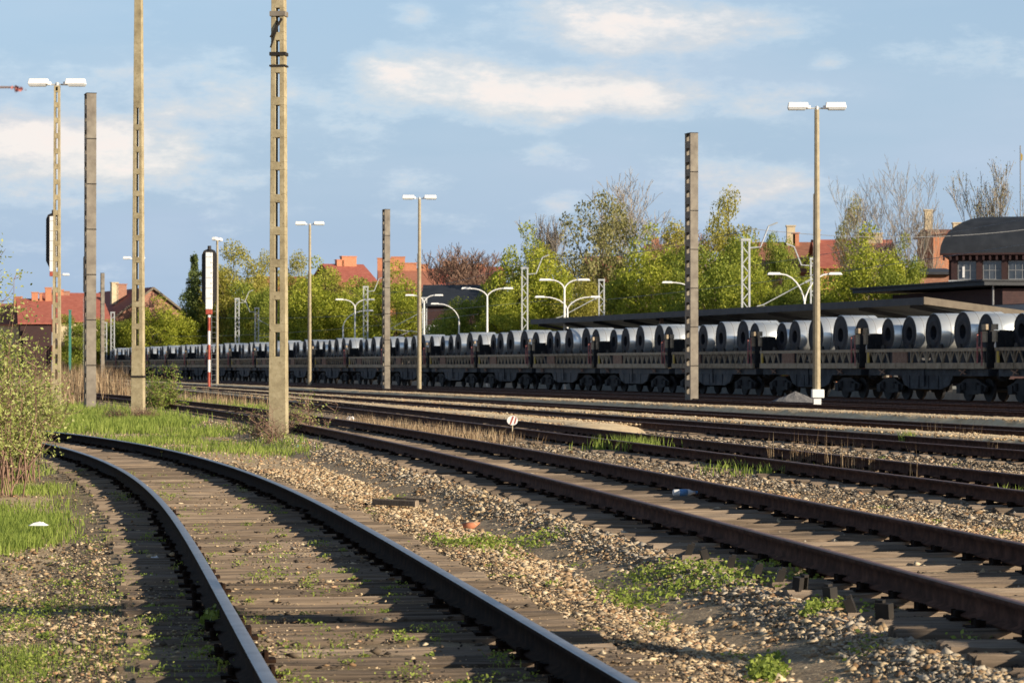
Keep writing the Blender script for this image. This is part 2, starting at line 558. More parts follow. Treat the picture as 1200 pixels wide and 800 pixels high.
TRAIN_A, TRAIN_S = 50.8, -950.0 / F
T3 = np.polyfit([10, 29, 36, 59, 79, 105, 160], [9.4, 6.15, 5.0, .56, -3.1, -8.2, -19.5], 2)
TRK = [
    # name data: poly, z of sleeper top, Y start, Y end, part range, label
    ((t1r, t1l), 0.00, 3.0, 84, 'curving track with shiny rail tops nearest the camera, in the left foreground'),
    ((t2r, t2l), 0.11, 8.0, 150, 'track with rusty rails running beside the curving one, second from the camera'),
    (T3, 0.02, 13.0, 190, 'third track from the camera, edged by grey gravel and dry stalks'),
    (line(8.0, 47, -.226), 0.0, 26, 260, 'fourth track from the camera, between two sandy strips'),
    (line(10.3, 60, -.247), 0.0, 45, 300, 'fifth track from the camera, between two sandy strips'),
    (line(12.7, 90.5, -.270), 0.0, 66, 330, 'sixth track from the camera, behind the tall lamp posts'),
    (line(14.9, 101.5, -.284), 0.0, 74, 340, 'seventh track, the empty one just in front of the coil train'),
    (np.array([TRAIN_S, TRAIN_A]), -0.05, 82, 350, 'eighth track, carrying the long train of steel coils'),
]


def centre(p, Y):
    if isinstance(p, tuple):
        return 0.5 * (np.polyval(p[0], Y) + np.polyval(p[1], Y))
    return np.polyval(p, Y)


def walk(p, y0, y1, step):
    Y = np.arange(y0, y1, 0.05)
    X = centre(p, Y)
    d = np.concatenate([[0], np.cumsum(np.hypot(np.diff(X), np.diff(Y)))])
    s = np.arange(0, d[-1], step)
    yy = np.interp(s, d, Y)
    xx = np.interp(s, d, X)
    e = 0.2
    tx = centre(p, yy + e) - centre(p, yy - e)
    ty = np.full_like(tx, 2 * e)
    n = np.hypot(tx, ty)
    return xx, yy, tx / n, ty / n


def lateral(p, X, Y):
    """signed lateral distance from the centre line (plus = right)"""
    e = .2
    s = (centre(p, Y + e) - centre(p, Y - e)) / (2 * e)
    return (X - centre(p, Y)) / np.sqrt(1 + s * s)


# ------------------------------------------------------------------ ground, ballast beds
def smooth_noise(X, Y, seed=0):
    r = np.random.default_rng(seed)
    o = np.zeros_like(X)
    for k in range(10):
        a = r.uniform(0, 6.28)
        w = r.uniform(.5, 4.0)
        o += np.sin((X * math.cos(a) + Y * math.sin(a)) * w + r.uniform(0, 6.28)) / (1 + w)
    return o


def ground_z(X, Y):
    z = -0.075 + 0.006 * smooth_noise(X, Y, 3) * np.clip(1.2 - Y / 120, 0, 1)
    return z


def build_ground():
    ys = np.concatenate([np.array([-60, -20, -5, 0, 3]), np.arange(5, 70, .30), np.arange(70, 180, 2.0), np.array([190, 220, 260, 320, 400, 550, 800, 1300, 2200, 3800])])
    xs = np.concatenate([-np.array([3000, 1500, 700, 350, 180, 90, 50, 30, 20]), np.arange(-14, 16, .30), np.array([20, 30, 50, 90, 180, 350, 700, 1500, 3000])])
    gxx, gyy = np.meshgrid(xs, ys)
    Z = ground_z(gxx, gyy)
    V = np.stack([gxx, gyy, Z], -1).reshape(-1, 3)
    nx, ny = len(xs), len(ys)
    i = np.arange((ny - 1) * nx).reshape(ny - 1, nx)[:, :-1].ravel()
    Fc = np.stack([i, i + 1, i + nx + 1, i + nx], -1)
    o = np_mesh('ground', V, Fc, M['ground'], smooth=True)
    tag(o, kind='structure')


build_ground()


def build_bed(p, z, y0, y1, mat, name, w=1.75, lump=.004, label=None):
    z = z + (.004 if y0 < 5 else .0)
    x, y, tx, ty = walk(p, y0, y1, 0.35 if y0 < 30 else 1.5)
    nx, ny = ty, -tx
    prof = [(-w - .75, -.11), (-w, z - .05), (-1.3, z - .035), (-.75, z - .04), (-.4, z - .035), (0, z - .03), (.4, z - .035), (.75, z - .04), (1.3, z - .035), (w, z - .05), (w + .75, -.11)]
    V = []
    r = np.random.default_rng(5)
    for (o, h) in prof:
        jit = r.normal(0, .06, len(x)) if abs(o) > 1.5 else 0
        V.append(np.stack([x + nx * (o + jit), y + ny * (o + jit), np.full_like(x, h) + (r.normal(0, lump, len(x)) if abs(o) < w + .2 else 0)], -1))
    V = np.stack(V, 1)
    k = len(prof)
    n = len(x)
    i = (np.arange(n - 1)[:, None] * k + np.arange(k - 1)[None, :]).ravel()
    Fc = np.stack([i, i + 1, i + k + 1, i + k], -1)
    tag(np_mesh(name, V.reshape(-1, 3), Fc, mat, smooth=True), kind='structure')


for i, (p, z, y0, y1, lab) in enumerate(TRK):
    build_bed(p, z, y0, y1, M['dirt'] if i == 0 else (M['bed2'] if i < 3 else M['bed']), 'ballast_ground', w=1.45 if i < 2 else (1.6 if i < 3 else 1.35))

# platform slab behind the train
b = MB()
dT = Vector((-950, F, 0)).normalized()
nT = Vector((dT.y, -dT.x, 0))


def train_pt(s, lat, z=0.0):
    """s metres along the train from Y=85 (away), lat metres to the right of its centre line"""
    p0 = Vector((TRAIN_A + TRAIN_S * 85, 85, 0))
    q = p0 + dT * s + nT * lat
    return Vector((q.x, q.y, z))


def ribbon(b, s0, s1, l0, l1, z0, z1, mi=0):
    P = [train_pt(s0, l0), train_pt(s0, l1), train_pt(s1, l1), train_pt(s1, l0)]
    vs = [(q.x, q.y, z0) for q in P] + [(q.x, q.y, z1) for q in P]
    b.add(vs, [(0, 1, 2, 3), (4, 5, 6, 7), (0, 1, 5, 4), (1, 2, 6, 5), (2, 3, 7, 6), (3, 0, 4, 7)], mi)


ribbon(b, 10, 260, 6.5, 16, -.1, .45)
tag(b.build('platform', M['platform']), kind='structure')

# raised sandy walkways between the middle tracks
M['sand'] = material('sandy_path', [(.44, .32, .19), (.66, .52, .33), (.76, .65, .46)], scale=2.0, detail=10, rough=.95, bump=.02, bscale=9, nrough=.8, pos=[.3, .5, .7])


def walkway(pa, pb, f, w, y0, y1, z=.13):
    Y = np.arange(y0, y1, 1.0)
    X = centre(pa, Y) * (1 - f) + centre(pb, Y) * f
    r = np.random.default_rng(int(y0))
    prof = [(-w / 2 - .35, -.12), (-w / 2, z), (-w / 6, z + .02), (w / 6, z + .02), (w / 2, z), (w / 2 + .35, -.12)]
    V = np.stack([np.stack([X + o + r.normal(0, .05, len(Y)), Y + .25 * o, np.full_like(Y, h) + (r.normal(0, .008, len(Y)) if h > 0 else 0)], -1) for o, h in prof], 1)
    k, n = len(prof), len(Y)
    V[0, 1:-1, 2] = -.1
    V[1, 1:-1, 2] *= .6
    i = (np.arange(n - 1)[:, None] * k + np.arange(k - 1)[None, :]).ravel()
    Fc = np.stack([i, i + 1, i + k + 1, i + k], -1)
    tag(np_mesh('path', V.reshape(-1, 3), Fc, M['sand']), kind='structure')


walkway(TRK[4][0], TRK[5][0], .5, 1.2, 52, 300, z=.14)
walkway(TRK[3][0], TRK[4][0], .5, .9, 40, 280, z=.13)
walkway(TRK[2][0], TRK[3][0], .52, 1.35, 62, 230, z=.13)
walkway(TRK[5][0], TRK[6][0], .5, .35, 70, 300, z=.06)

# ------------------------------------------------------------------ rails and sleepers
RAIL = [(-.062, 0), (.062, 0), (.062, .012), (.012, .030), (.009, .108), (.031, .120), (.032, .146), (.024, .152), (-.024, .152), (-.032, .146), (-.031, .120), (-.009, .108), (-.012, .030), (-.062, .012)]


def rail_obj(p, side, z, y0, y1, topmat, parent):
    x, y, tx, ty = walk(p, y0, y1, .5)
    nx, ny = ty, -tx
    if isinstance(p, tuple):
        off = side * .7525
    else:
        off = side * .7525
    k = len(RAIL)
    V = np.stack([np.stack([x + nx * (off + o), y + ny * (off + o), np.full_like(x, z + .018 + h)], -1) for (o, h) in RAIL], 1)
    n = len(x)
    V = V.reshape(-1, 3)
    a = np.arange(n - 1)[:, None] * k
    j = np.arange(k)[None, :]
    j2 = (j + 1) % k
    Fc = np.stack([(a + j).ravel(), (a + j2).ravel(), (a + k + j2).ravel(), (a + k + j).ravel()], -1)
    o = np_mesh('rail', V, Fc, M['rust'] if topmat is M['polish'] else M['rust2'], parent)
    o.data.materials.append(topmat)
    mi = np.tile(np.array([1 if q in (6, 7, 8) else 0 for q in range(k)]), n - 1)
    o.data.polygons.foreach_set('material_index', mi)
    return o


def sleeper_mesh(seed):
    """a weathered timber: strips with their own height along the length, cracked edges"""
    r = np.random.default_rng(seed)
    L, W = 2.6 + r.uniform(-.06, .06), .25
    ns, nl = 13, 14
    xs = np.linspace(-L / 2, L / 2, nl)
    ws = np.linspace(-W / 2, W / 2, ns)
    strip = r.normal(0, .008, ns)
    strip[0] = strip[-1] = -.012
    vs, fs = [], []
    for a in range(nl):
        for c in range(ns):
            h = strip[c] + r.normal(0, .0025)
            vs.append((xs[a] + (r.normal(0, .012) if a in (0, nl - 1) else 0), ws[c] + r.normal(0, .003), h))
    for a in range(nl - 1):
        for c in range(ns - 1):
            q = a * ns + c
            fs.append((q, q + ns, q + ns + 1, q + 1))
    base = len(vs)
    ring = [c for c in range(ns)] + [a * ns + ns - 1 for a in range(1, nl)] + [(nl - 1) * ns + c for c in range(ns - 2, -1, -1)] + [a * ns for a in range(nl - 2, 0, -1)]
    for q in ring:
        vs.append((vs[q][0] * 1.004, vs[q][1] * 1.02, -.15))
    n = len(ring)
    for q in range(n):
        fs.append((ring[q], ring[(q + 1) % n], base + (q + 1) % n, base + q))
    b = MB()
    b.add(vs, fs)
    return b


sl_mesh = []
for s in range(7):
    o = sleeper_mesh(20 + s).build('sleeper', M['sleeper'])
    sl_mesh.append(o.data)
    bpy.data.objects.remove(o)
bp = MB()
bp.box((0, 0, .009), (.30, .15, .018))
for sx in (-1, 1):
    bp.tube([(sx * .10, .045, .018), (sx * .10, .045, .055)], .014, 6)
    bp.tube([(sx * .10, -.045, .018), (sx * .10, -.045, .055)], .014, 6)
    bp.box((sx * .082, 0, .034), (.05, .09, .03))
o = bp.build('baseplate', M['rust'])
bp_mesh = o.data
bpy.data.objects.remove(o)
ep = MB()
ep.box((0, 0, .03), (.05, .09, .12))
ep.box((.01, .03, .06), (.03, .05, .09))
o = ep.build('end_bolt', M['iron'])
ep_mesh = o.data
bpy.data.objects.remove(o)

for ti, (p, z, y0, y1, lab) in enumerate(TRK):
    root = empty('railway_track', (0, 0, 0), 0, lab, 'railway track', 'railway tracks side by side')
    top = M['polish'] if ti in (0,) else M['rusttop']
    rail_obj(p, -1, z, y0, y1, top, root)
    rail_obj(p, 1, z, y0, y1, top, root)
    ys0 = y0 + (3 if ti == 0 else 2)
    x, y, tx, ty = walk(p, ys0, y1, .62 if ti == 0 else .65)
    far = MB()
    if ti == 0:
        lo = 0
    for i in range(len(x)):
        ang = math.atan2(-tx[i], ty[i]) + random.gauss(0, .012)
        loc = (x[i] + random.gauss(0, .02), y[i] + random.gauss(0, .02), z + random.gauss(0, .006) - .004)
        if i < 100:
            s = bpy.data.objects.new('sleeper', random.choice(sl_mesh))
            COL.objects.link(s)
            s.parent = root
            s.location = loc
            s.rotation_euler = (random.gauss(0, .01), random.gauss(0, .003), ang)
            if y[i] < 60:
                for sd_ in (-1, 1):
                    q = bpy.data.objects.new('baseplate', bp_mesh)
                    COL.objects.link(q)
                    q.parent = s
                    q.location = (sd_ * .7525, 0, .0)
            if ti == 1 and 14.8 < y[i] < 20.6:
                q = bpy.data.objects.new('end_bolt', ep_mesh)
                COL.objects.link(q)
                q.parent = s
                q.location = (-1.24, random.uniform(-.05, .05), .0)
                q.rotation_euler = (0, random.uniform(-.4, .4), random.uniform(-1, 1))
        else:
            far.box((loc[0], loc[1], loc[2] - .05), (2.6, .24, .10), rz=ang)
    if far.v:
        tag(far.build('sleeper', M['sleeper'], root, fix=False), kind='stuff')

# a long timber and planks lying loose between the first two tracks
def lying_timber(pxa, pya, pxb, w, h, label, mat=None):
    Y = 4850 / (pya - HZ)
    a = Vector((gx(pxa, Y), Y, -.04))
    bq = Vector((gx(pxb, Y * .985), Y * .985, -.03))
    m = MB()
    c = (a + bq) / 2
    L = (bq - a).length
    n = 6
    ang = math.atan2(bq.y - a.y, bq.x - a.x)
    for i in range(3):
        m.box((c.x, c.y + (i - 1) * w * .3, c.z + h * .3 + random.uniform(-.006, .006)), (L * random.uniform(.93, 1), w * .34, h), rz=ang)
    tag(m.build('loose_timber', mat or M['sleeper']), label, 'timber')


lying_timber(437, 587, 490, .14, .06, 'reddish brown timber lying on the stones between the first two tracks')
lying_timber(462, 583, 502, .08, .03, 'thin grey plank lying just behind the reddish brown timber')
lying_timber(530, 590, 585, .10, .03, 'pale weathered plank lying in the stones in front of the second track')


# ------------------------------------------------------------------ stones (stuff)
ICO = None


def ico():
    global ICO
    t = (1 + 5 ** .5) / 2
    v = np.array([(-1, t, 0), (1, t, 0), (-1, -t, 0), (1, -t, 0), (0, -1, t), (0, 1, t), (0, -1, -t), (0, 1, -t), (t, 0, -1), (t, 0, 1), (-t, 0, -1), (-t, 0, 1)], float)
    v /= np.linalg.norm(v[0])
    f = np.array([(0, 11, 5), (0, 5, 1), (0, 1, 7), (0, 7, 10), (0, 10, 11), (1, 5, 9), (5, 11, 4), (11, 10, 2), (10, 7, 6), (7, 1, 8), (3, 9, 4), (3, 4, 2), (3, 2, 6), (3, 6, 8), (3, 8, 9),
                  (4, 9, 5), (2, 4, 11), (6, 2, 10), (8, 6, 7), (9, 8, 1)])
    return v, f


def stones(name, X, Y, Z, S, mat, label):
    v, f = ico()
    n = len(X)
    if n == 0:
        return
    small = n > 400
    if small:      # crushed stone: angular six-cornered chips
        v = np.array([(1, 0, 0), (-1, 0, 0), (0, 1, 0), (0, -1, 0), (0, 0, 1), (0, 0, -1)], float)
        f = np.array([(0, 2, 4), (2, 1, 4), (1, 3, 4), (3, 0, 4), (2, 0, 5), (1, 2, 5), (3, 1, 5), (0, 3, 5)])
    nv = len(v)
    P = v[None] * (1 + rng.normal(0, .25, (n, nv, 1))) + rng.normal(0, .22, (n, nv, 3))
    sc = S[:, None, None] * np.stack([rng.uniform(.8, 1.6, n), rng.uniform(.7, 1.2, n), rng.uniform(.32, .7, n)], -1)[:, None, :]
    P = P * sc
    a = rng.uniform(0, 6.28, n)
    c, s = np.cos(a)[:, None], np.sin(a)[:, None]
    x = P[..., 0] * c - P[..., 1] * s
    y = P[..., 0] * s + P[..., 1] * c
    V = np.stack([x + X[:, None], y + Y[:, None], P[..., 2] + Z[:, None]], -1).reshape(-1, 3)
    Fc = (f[None] + (np.arange(n) * nv)[:, None, None]).reshape(-1, 3)
    o = np_mesh(name, V, Fc, mat)
    tag(o, label, 'gravel', kind='stuff')


def sample_view(n, y0, y1, pw=1.0, wide=1.12):
    """points in the wedge in front of the camera, thinning out with distance"""
    t = rng.uniform(0, 1, n)
    a, c = y0 ** -pw, y1 ** -pw
    Y = (a + (c - a) * t) ** (-1 / pw)
    X = rng.uniform(-1, 1, n) * (.1875 * wide * Y + 1.1)
    return X, Y


def bed_height(X, Y):
    z = ground_z(X, Y)
    kind = np.zeros(len(X), int)
    for i, (p, zt, y0, y1, lab) in enumerate(TRK[:7]):
        d = np.abs(lateral(p, X, Y))
        w = 1.45 if i < 2 else 1.6
        k = np.clip((w + .6 - d) / .6, 0, 1)
        zb = -.10 + (zt - .04 + .10) * k
        z = np.where(d < w + .6, np.maximum(z, zb), z)
        kind = np.where(d < w + .25, i + 1, kind)
    return z, kind


def path_stones():
    for (a, c, f, w, y0, y1, z) in ((4, 5, .5, 1.2, 53, 150, .14), (3, 4, .5, .9, 42, 130, .13), (2, 3, .52, 1.7, 64, 130, .13)):
        n = 7000
        Y = rng.uniform(y0 ** .5, y1 ** .5, n) ** 2
        X = centre(TRK[a][0], Y) * (1 - f) + centre(TRK[c][0], Y) * f + rng.uniform(-.5, .5, n) * (w + .4)
        stones('gravel', X, Y, np.full(n, z + .0), rng.uniform(.015, .05, n), M['stone_warm'], 'pale stones strewn along a sandy strip between the middle tracks')


def scatter():
    X, Y = sample_view(640000, 9.0, 75, pw=.52)
    Z, kind = bed_height(X, Y)
    l1 = lateral(TRK[0][0], X, Y)
    l2 = lateral(TRK[1][0], X, Y)
    l3 = lateral(TRK[2][0], X, Y)
    patch = smooth_noise(X * .9, Y * .5, 11)
    keep = np.ones(len(X), bool)
    keep &= ~((kind == 1) & (np.abs(l1) < 1.34) & (rng.uniform(0, 1, len(X)) < np.where(smooth_noise(X * 2, Y * .8, 31) > .55, .80, .955)))
    keep &= ~((np.abs(l2) < 1.3) & (rng.uniform(0, 1, len(X)) < .88))
    keep &= ~((l1 < -1.2) & (rng.uniform(0, 1, len(X)) < .58))
    bank = (l1 > 1.2) & (Y > 42) & (l2 < -1.8) & (X / Y < -.075)
    keep &= ~(bank & (rng.uniform(0, 1, len(X)) < .8))
    keep &= ~((l1 < -1.2) & (Y > 24) & (rng.uniform(0, 1, len(X)) < .8))
    keep &= ~((patch < -1.1) & (rng.uniform(0, 1, len(X)) < .3))
    near_rail = (np.abs(np.abs(lateral(TRK[0][0], X, Y)) - .7525) < .09) | (np.abs(np.abs(l2) - .7525) < .09) | (np.abs(np.abs(l3) - .7525) < .09)
    keep &= ~near_rail
    X, Y, Z, kind, l1, l2, l3 = (q[keep] for q in (X, Y, Z, kind, l1, l2, l3))
    S = np.exp(rng.normal(math.log(.0064), .55, len(X))) * (1 + Y / 36)
    S = np.clip(S, .004, .038)
    S = np.where((kind == 1) | (l1 < -1.2), S * .75, S)
    Z = Z + S * .20 + np.where(kind > 0, .008, .003)
    Z = np.where((kind == 1) & (np.abs(l1) < 1.34), np.maximum(Z, rng.uniform(-.018, .008, len(Z))), Z)
    grey = (((l2 > 1.0) & (l2 < 4.2) & (rng.uniform(0, 1, len(X)) < .10)) | ((l3 > -1.9) & (rng.uniform(0, 1, len(X)) < .75)) | ((kind == 2) & (rng.uniform(0, 1, len(X)) < .4)) |
            ((l2 < -1) & (l2 > -1.7) & (rng.uniform(0, 1, len(X)) < .2)) | (rng.uniform(0, 1, len(X)) < .04))
    dark = ((kind >= 2) & (np.abs(lateral(TRK[1][0], X, Y)) < 1.2) & (rng.uniform(0, 1, len(X)) < .6)) | ((kind >= 3) & (rng.uniform(0, 1, len(X)) < .35)) | (((kind == 1) | (l1 < -1.1)) & (rng.uniform(0, 1, len(X)) < .5))
    a = ~grey & ~dark
    stones('gravel', X[a], Y[a], Z[a], S[a], M['stone_warm'], 'tan and orange stones spread over the open ground between the tracks')
    a = grey & ~dark
    stones('gravel', X[a], Y[a], Z[a], S[a], M['stone_grey'], 'pale grey crushed stone along the second and third tracks')
    stones('gravel', X[dark], Y[dark], Z[dark], S[dark], M['stone_dark'], 'dark oily ballast stones between the sleepers')


scatter()
path_stones()


# ------------------------------------------------------------------ grass and weeds (stuff)
def blades(name, X, Y, Z, h0, h1, w, mat, label, lean=.35, cat='grass', n_seg=2, kind='stuff', parent=None):
    n = len(X)
    H = rng.uniform(h0, h1, n)
    a = rng.uniform(0, 6.28, n)
    ln = np.abs(rng.normal(0, lean, n)) * H
    dx, dy = np.cos(a) * ln, np.sin(a) * ln
    b_ = rng.uniform(0, 6.28, n)
    wx, wy = np.cos(b_) * w / 2, np.sin(b_) * w / 2
    P = np.zeros((n, 5, 3))
    P[:, 0] = np.stack([X - wx, Y - wy, Z], -1)
    P[:, 1] = np.stack([X + wx, Y + wy, Z], -1)
    P[:, 2] = np.stack([X + wx * .8 + dx * .35, Y + wy * .8 + dy * .35, Z + H * .55], -1)
    P[:, 3] = np.stack([X - wx * .8 + dx * .35, Y - wy * .8 + dy * .35, Z + H * .55], -1)
    P[:, 4] = np.stack([X + dx, Y + dy, Z + H], -1)
    idx = (np.arange(n) * 5)[:, None]
    T = np.concatenate([idx + np.array([[0, 1, 2]]), idx + np.array([[0, 2, 3]]), idx + np.array([[3, 2, 4]])])
    o = np_mesh(name, P.reshape(-1, 3), T, mat, parent)
    if parent is None:
        tag(o, label, cat, kind=kind)
    return o


def img_region(n, x0, x1, y0, y1, zc=-.05):
    """points over a patch of ground (given by where it lies in the photo), even in distance steps"""
    px = rng.uniform(x0, x1, n) + rng.normal(0, 16, n)
    py = rng.uniform(y0, y1, n) + rng.normal(0, min(9, (y1 - y0) * .12), n)
    py = np.maximum(py, y0 - 1)
    Y = (CAMH - zc) * F / (py - HZ)
    return (px - 600) / F * Y, Y


def off_track(X, Y, m=1.45):
    k = np.ones(len(X), bool)
    for (p, z, a, c, l) in TRK[:6]:
        k &= np.abs(lateral(p, X, Y)) > m + rng.normal(0, .22, len(X))
    return k


def grass_patch(parts, h0, h1, w, mat, label, m=1.3, thr=None, cat='grass', lean=.35, name='grass'):
    Xs, Ys = [], []
    for (n, x0, x1, y0, y1) in parts:
        X, Y = img_region(n, x0, x1, y0, y1)
        Xs.append(X)
        Ys.append(Y)
    X, Y = np.concatenate(Xs), np.concatenate(Ys)
    k = off_track(X, Y, m)
    if thr is not None:
        k &= smooth_noise(X * 1.6, Y * .7, 21) + rng.normal(0, .35, len(X)) > thr
    X, Y = X[k], Y[k]
    blades(name, X, Y, bed_height(X, Y)[0], h0, h1, w, mat, label, lean, cat)


grass_patch([(52000, -40, 330, 470, 504), (9000, 165, 300, 480, 497)], .08, .27, .024, M['grass'], 'bright green grass bank behind the bend of the nearest track', m=1.7, thr=-.45)
grass_patch([(9000, 120, 330, 505, 530), (3000, 330, 420, 512, 532)], .05, .16, .016, M['grass'], 'thin green grass between the near track and the lattice pole', m=1.5, thr=-.1)
grass_patch([(24000, -60, 72, 530, 630), (3000, -60, 40, 630, 660)], .03, .12, .010, M['grass'], 'green grass at the foot of the bush left of the near track', m=1.5, thr=-.35)
grass_patch([(6000, -60, 290, 640, 820), (3600, -60, 50, 755, 820)], .015, .05, .005, M['grass'], 'sparse low grass in the dark soil at the lower left', m=.95, thr=.5)


def leaf_cloud(name, P, size, mat, parent=None, label=None, flat=.6):
    n = len(P)
    d = rng.normal(0, 1, (n, 3))
    d[:, 2] *= flat
    d /= np.linalg.norm(d, axis=1)[:, None] + 1e-9
    e = np.cross(d, rng.normal(0, 1, (n, 3)))
    e /= np.linalg.norm(e, axis=1)[:, None] + 1e-9
    s = (size * rng.uniform(.6, 1.4, n))[:, None]
    Q = np.stack([P - d * s * .5, P + e * s * .3, P + d * s * .5, P - e * s * .3], 1)
    Fc = (np.arange(n) * 4)[:, None] + np.array([[0, 1, 2, 3]])
    o = np_mesh(name, Q.reshape(-1, 3), Fc, mat, parent)
    if parent is None and label:
        tag(o, label, 'weeds', kind='stuff')
    return o


def tufts(name, centres, nper, h0, h1, w, mat, label, spread=.07, lean=.5, cat='grass'):
    Xs, Ys, Zs = [], [], []
    for (x, y, z, s) in centres:
        z = max(z, float(bed_height(np.array([x]), np.array([y]))[0][0]))
        k = max(3, int(nper * s))
        Xs.append(rng.normal(x, spread * s, k))
        Ys.append(rng.normal(y, spread * s, k))
        Zs.append(np.full(k, z))
    blades(name, np.concatenate(Xs), np.concatenate(Ys), np.concatenate(Zs), h0, h1, w, mat, label, lean, cat)


cs = []
for i in range(260):
    Y = (1 / 11. + (1 / 40. - 1 / 11.) * random.random()) ** -1
    X = centre(TRK[0][0], Y) + random.uniform(-1.35, .62)
    cs.append((X, Y, -.03, random.uniform(.3, 1.1)))
tufts('grass', cs[::2], 9, .02, .08, .007, M['weed'], 'small grass tufts growing between the sleepers of the nearest track', spread=.06)
P = np.concatenate([np.stack([rng.normal(c[0], .05 * c[3], 34), rng.normal(c[1], .07 * c[3], 34), rng.uniform(0, .05 * c[3], 34) - .005], -1) for c in cs])
leaf_cloud('weeds', P, .017, M['weed'], None, 'tiny leafy weeds sprouting between the rails of the nearest track')
cs = []
for i in range(260):
    Y = (1 / 10. + (1 / 30. - 1 / 10.) * random.random()) ** -1
    X = centre(TRK[0][0], Y) - random.uniform(1.2, 3.2)
    cs.append((X, Y, -.03, random.uniform(.3, 1.3)))
P = np.concatenate([np.stack([rng.normal(c[0], .08 * c[3], 50), rng.normal(c[1], .12 * c[3], 50), rng.uniform(0, .06 * c[3], 50) - .06], -1) for c in cs])
leaf_cloud('weeds', P, .018, M['weed'], None, 'low leafy weeds scattered in the dark soil left of the nearest track')
cs = []
for i in range(240):
    Y = (1 / 12. + (1 / 60. - 1 / 12.) * random.random()) ** -1
    X = random.uniform(-.19, .19) * Y
    a = lateral(TRK[0][0], np.array([X]), np.array([Y]))[0]
    c = lateral(TRK[1][0], np.array([X]), np.array([Y]))[0]
    if a > 1.0 and abs(c) > 1.6:
        cs.append((X, Y, -.06, random.uniform(.3, .9)))
P = np.concatenate([np.stack([rng.normal(c[0], .07 * c[3], 40), rng.normal(c[1], .10 * c[3], 40), rng.uniform(0, .05 * c[3], 40) - .05], -1) for c in cs])
leaf_cloud('weeds', P, .020, M['weed'], None, 'scattered small weeds in the stony ground')


def leaf_weeds(parts, label, h=.09, leaf=.035):
    """low broad-leaved weeds: many small leaf faces in a flat cushion"""
    Xs, Ys = [], []
    for (n, x0, x1, y0, y1) in parts:
        cx = np.array([random.uniform(x0, x1) for _ in range(max(4, n // 60))])
        cy = np.array([random.uniform(y0, y1) for _ in range(len(cx))])
        k = rng.integers(0, len(cx), n)
        px = cx[k] + rng.normal(0, (x1 - x0) * .05 + 4, n)
        py = cy[k] + rng.normal(0, (y1 - y0) * .05 + 1.2, n)
        Y = 1.55 * F / (py - HZ)
        Xs.append((px - 600) / F * Y)
        Ys.append(Y)
    X, Y = np.concatenate(Xs), np.concatenate(Ys)
    n = len(X)
    Z = bed_height(X, Y)[0] + rng.uniform(0, h, n) * rng.uniform(.3, 1, n)
    leaf_cloud('weeds', np.stack([X, Y, Z], -1), leaf, M['weed'], None, label)


leaf_weeds([(3400, 720, 945, 680, 710)], 'low leafy green weeds at the sleeper ends of the second track', .08, .03)
leaf_weeds([(1700, 510, 655, 629, 643)], 'low green weeds in the middle of the stony ground', .07, .03)
leaf_weeds([(1500, 885, 915, 770, 795), (500, 950, 985, 735, 745), (260, 1010, 1180, 735, 790)], 'small leafy weeds at the lower right corner', .08, .03)
leaf_weeds([(700, 245, 262, 730, 742)], 'bright broad-leaved weed beside the left rail of the near track', .12, .05)
# grass tufts among the middle tracks
tufts('grass', [(gx(730, 49), 49, -.05, 2.0), (gx(748, 47.5), 47.5, -.05, 1.2)], 190, .10, .34, .018, M['grass'], 'two tufts of green grass between the second and third tracks', spread=.16, lean=.3)
tufts('grass', [(gx(1063, 52.5), 52.5, -.06, 1.0)], 130, .12, .36, .02, M['grass'], 'bright green tuft beside the third track at the right', spread=.08, lean=.3)
tufts('grass', [(gx(706, 84), 84, -.06, 1.5), (gx(724, 82), 82, -.06, 1.3), (gx(1150, 50), 50, -.06, 1.0), (gx(885, 38), 38, -.05, 1.6), (gx(860, 39.5), 39.5, -.05, 1.2), (gx(1190, 31), 31, -.05, 1)], 70, .06, .2, .02, M['grass'],
      'small green tufts dotted along the middle tracks', spread=.2)

# dry grass strip behind the second track, dry stalks near the third
X, Y = img_region(9000, 380, 720, 494, 520)
l2 = lateral(TRK[1][0], X, Y)
l3 = lateral(TRK[2][0], X, Y)
k = (l2 > 1.15) & (l3 < -1.1)
X, Y = X[k], Y[k]
blades('dry_grass', X, Y, ground_z(X, Y), .08, .32, .014, M['dry'], 'pale dry grass strip behind the second track', .25, 'dry grass')
X, Y = img_region(6000, 700, 1210, 530, 640)
l2 = lateral(TRK[1][0], X, Y)
l3 = lateral(TRK[2][0], X, Y)
k = (l2 > 1.3) & (l3 < -1.2) & (smooth_noise(X * 2, Y, 5) > -.3)
X, Y = X[k], Y[k]
blades('dry_grass', X, Y, ground_z(X, Y), .02, .07, .012, M['dry'], 'flattened dry grass on the ground right of the second track', .9, 'dry grass')
cs = [(gx(px, Y), Y, -.05, s) for (px, Y, s) in ((940, 42, 1), (955, 41.5, .8), (905, 43, .6), (980, 40, .9), (1000, 39, .9), (1025, 38.5, .6), (925, 42.5, .5), (1068, 35, .4), (1130, 51, .9), (1137, 50.5, 1), (1096, 53, .6), (1085, 54, .4), (750, 52, .3), (765, 51, .3), (1160, 47, .4))]
tufts('dry_stalks', cs, 24, .10, .58, .008, M['dry'], 'thin brown dry stalks standing beside the third track', spread=.12, lean=.12, cat='dry stalks')

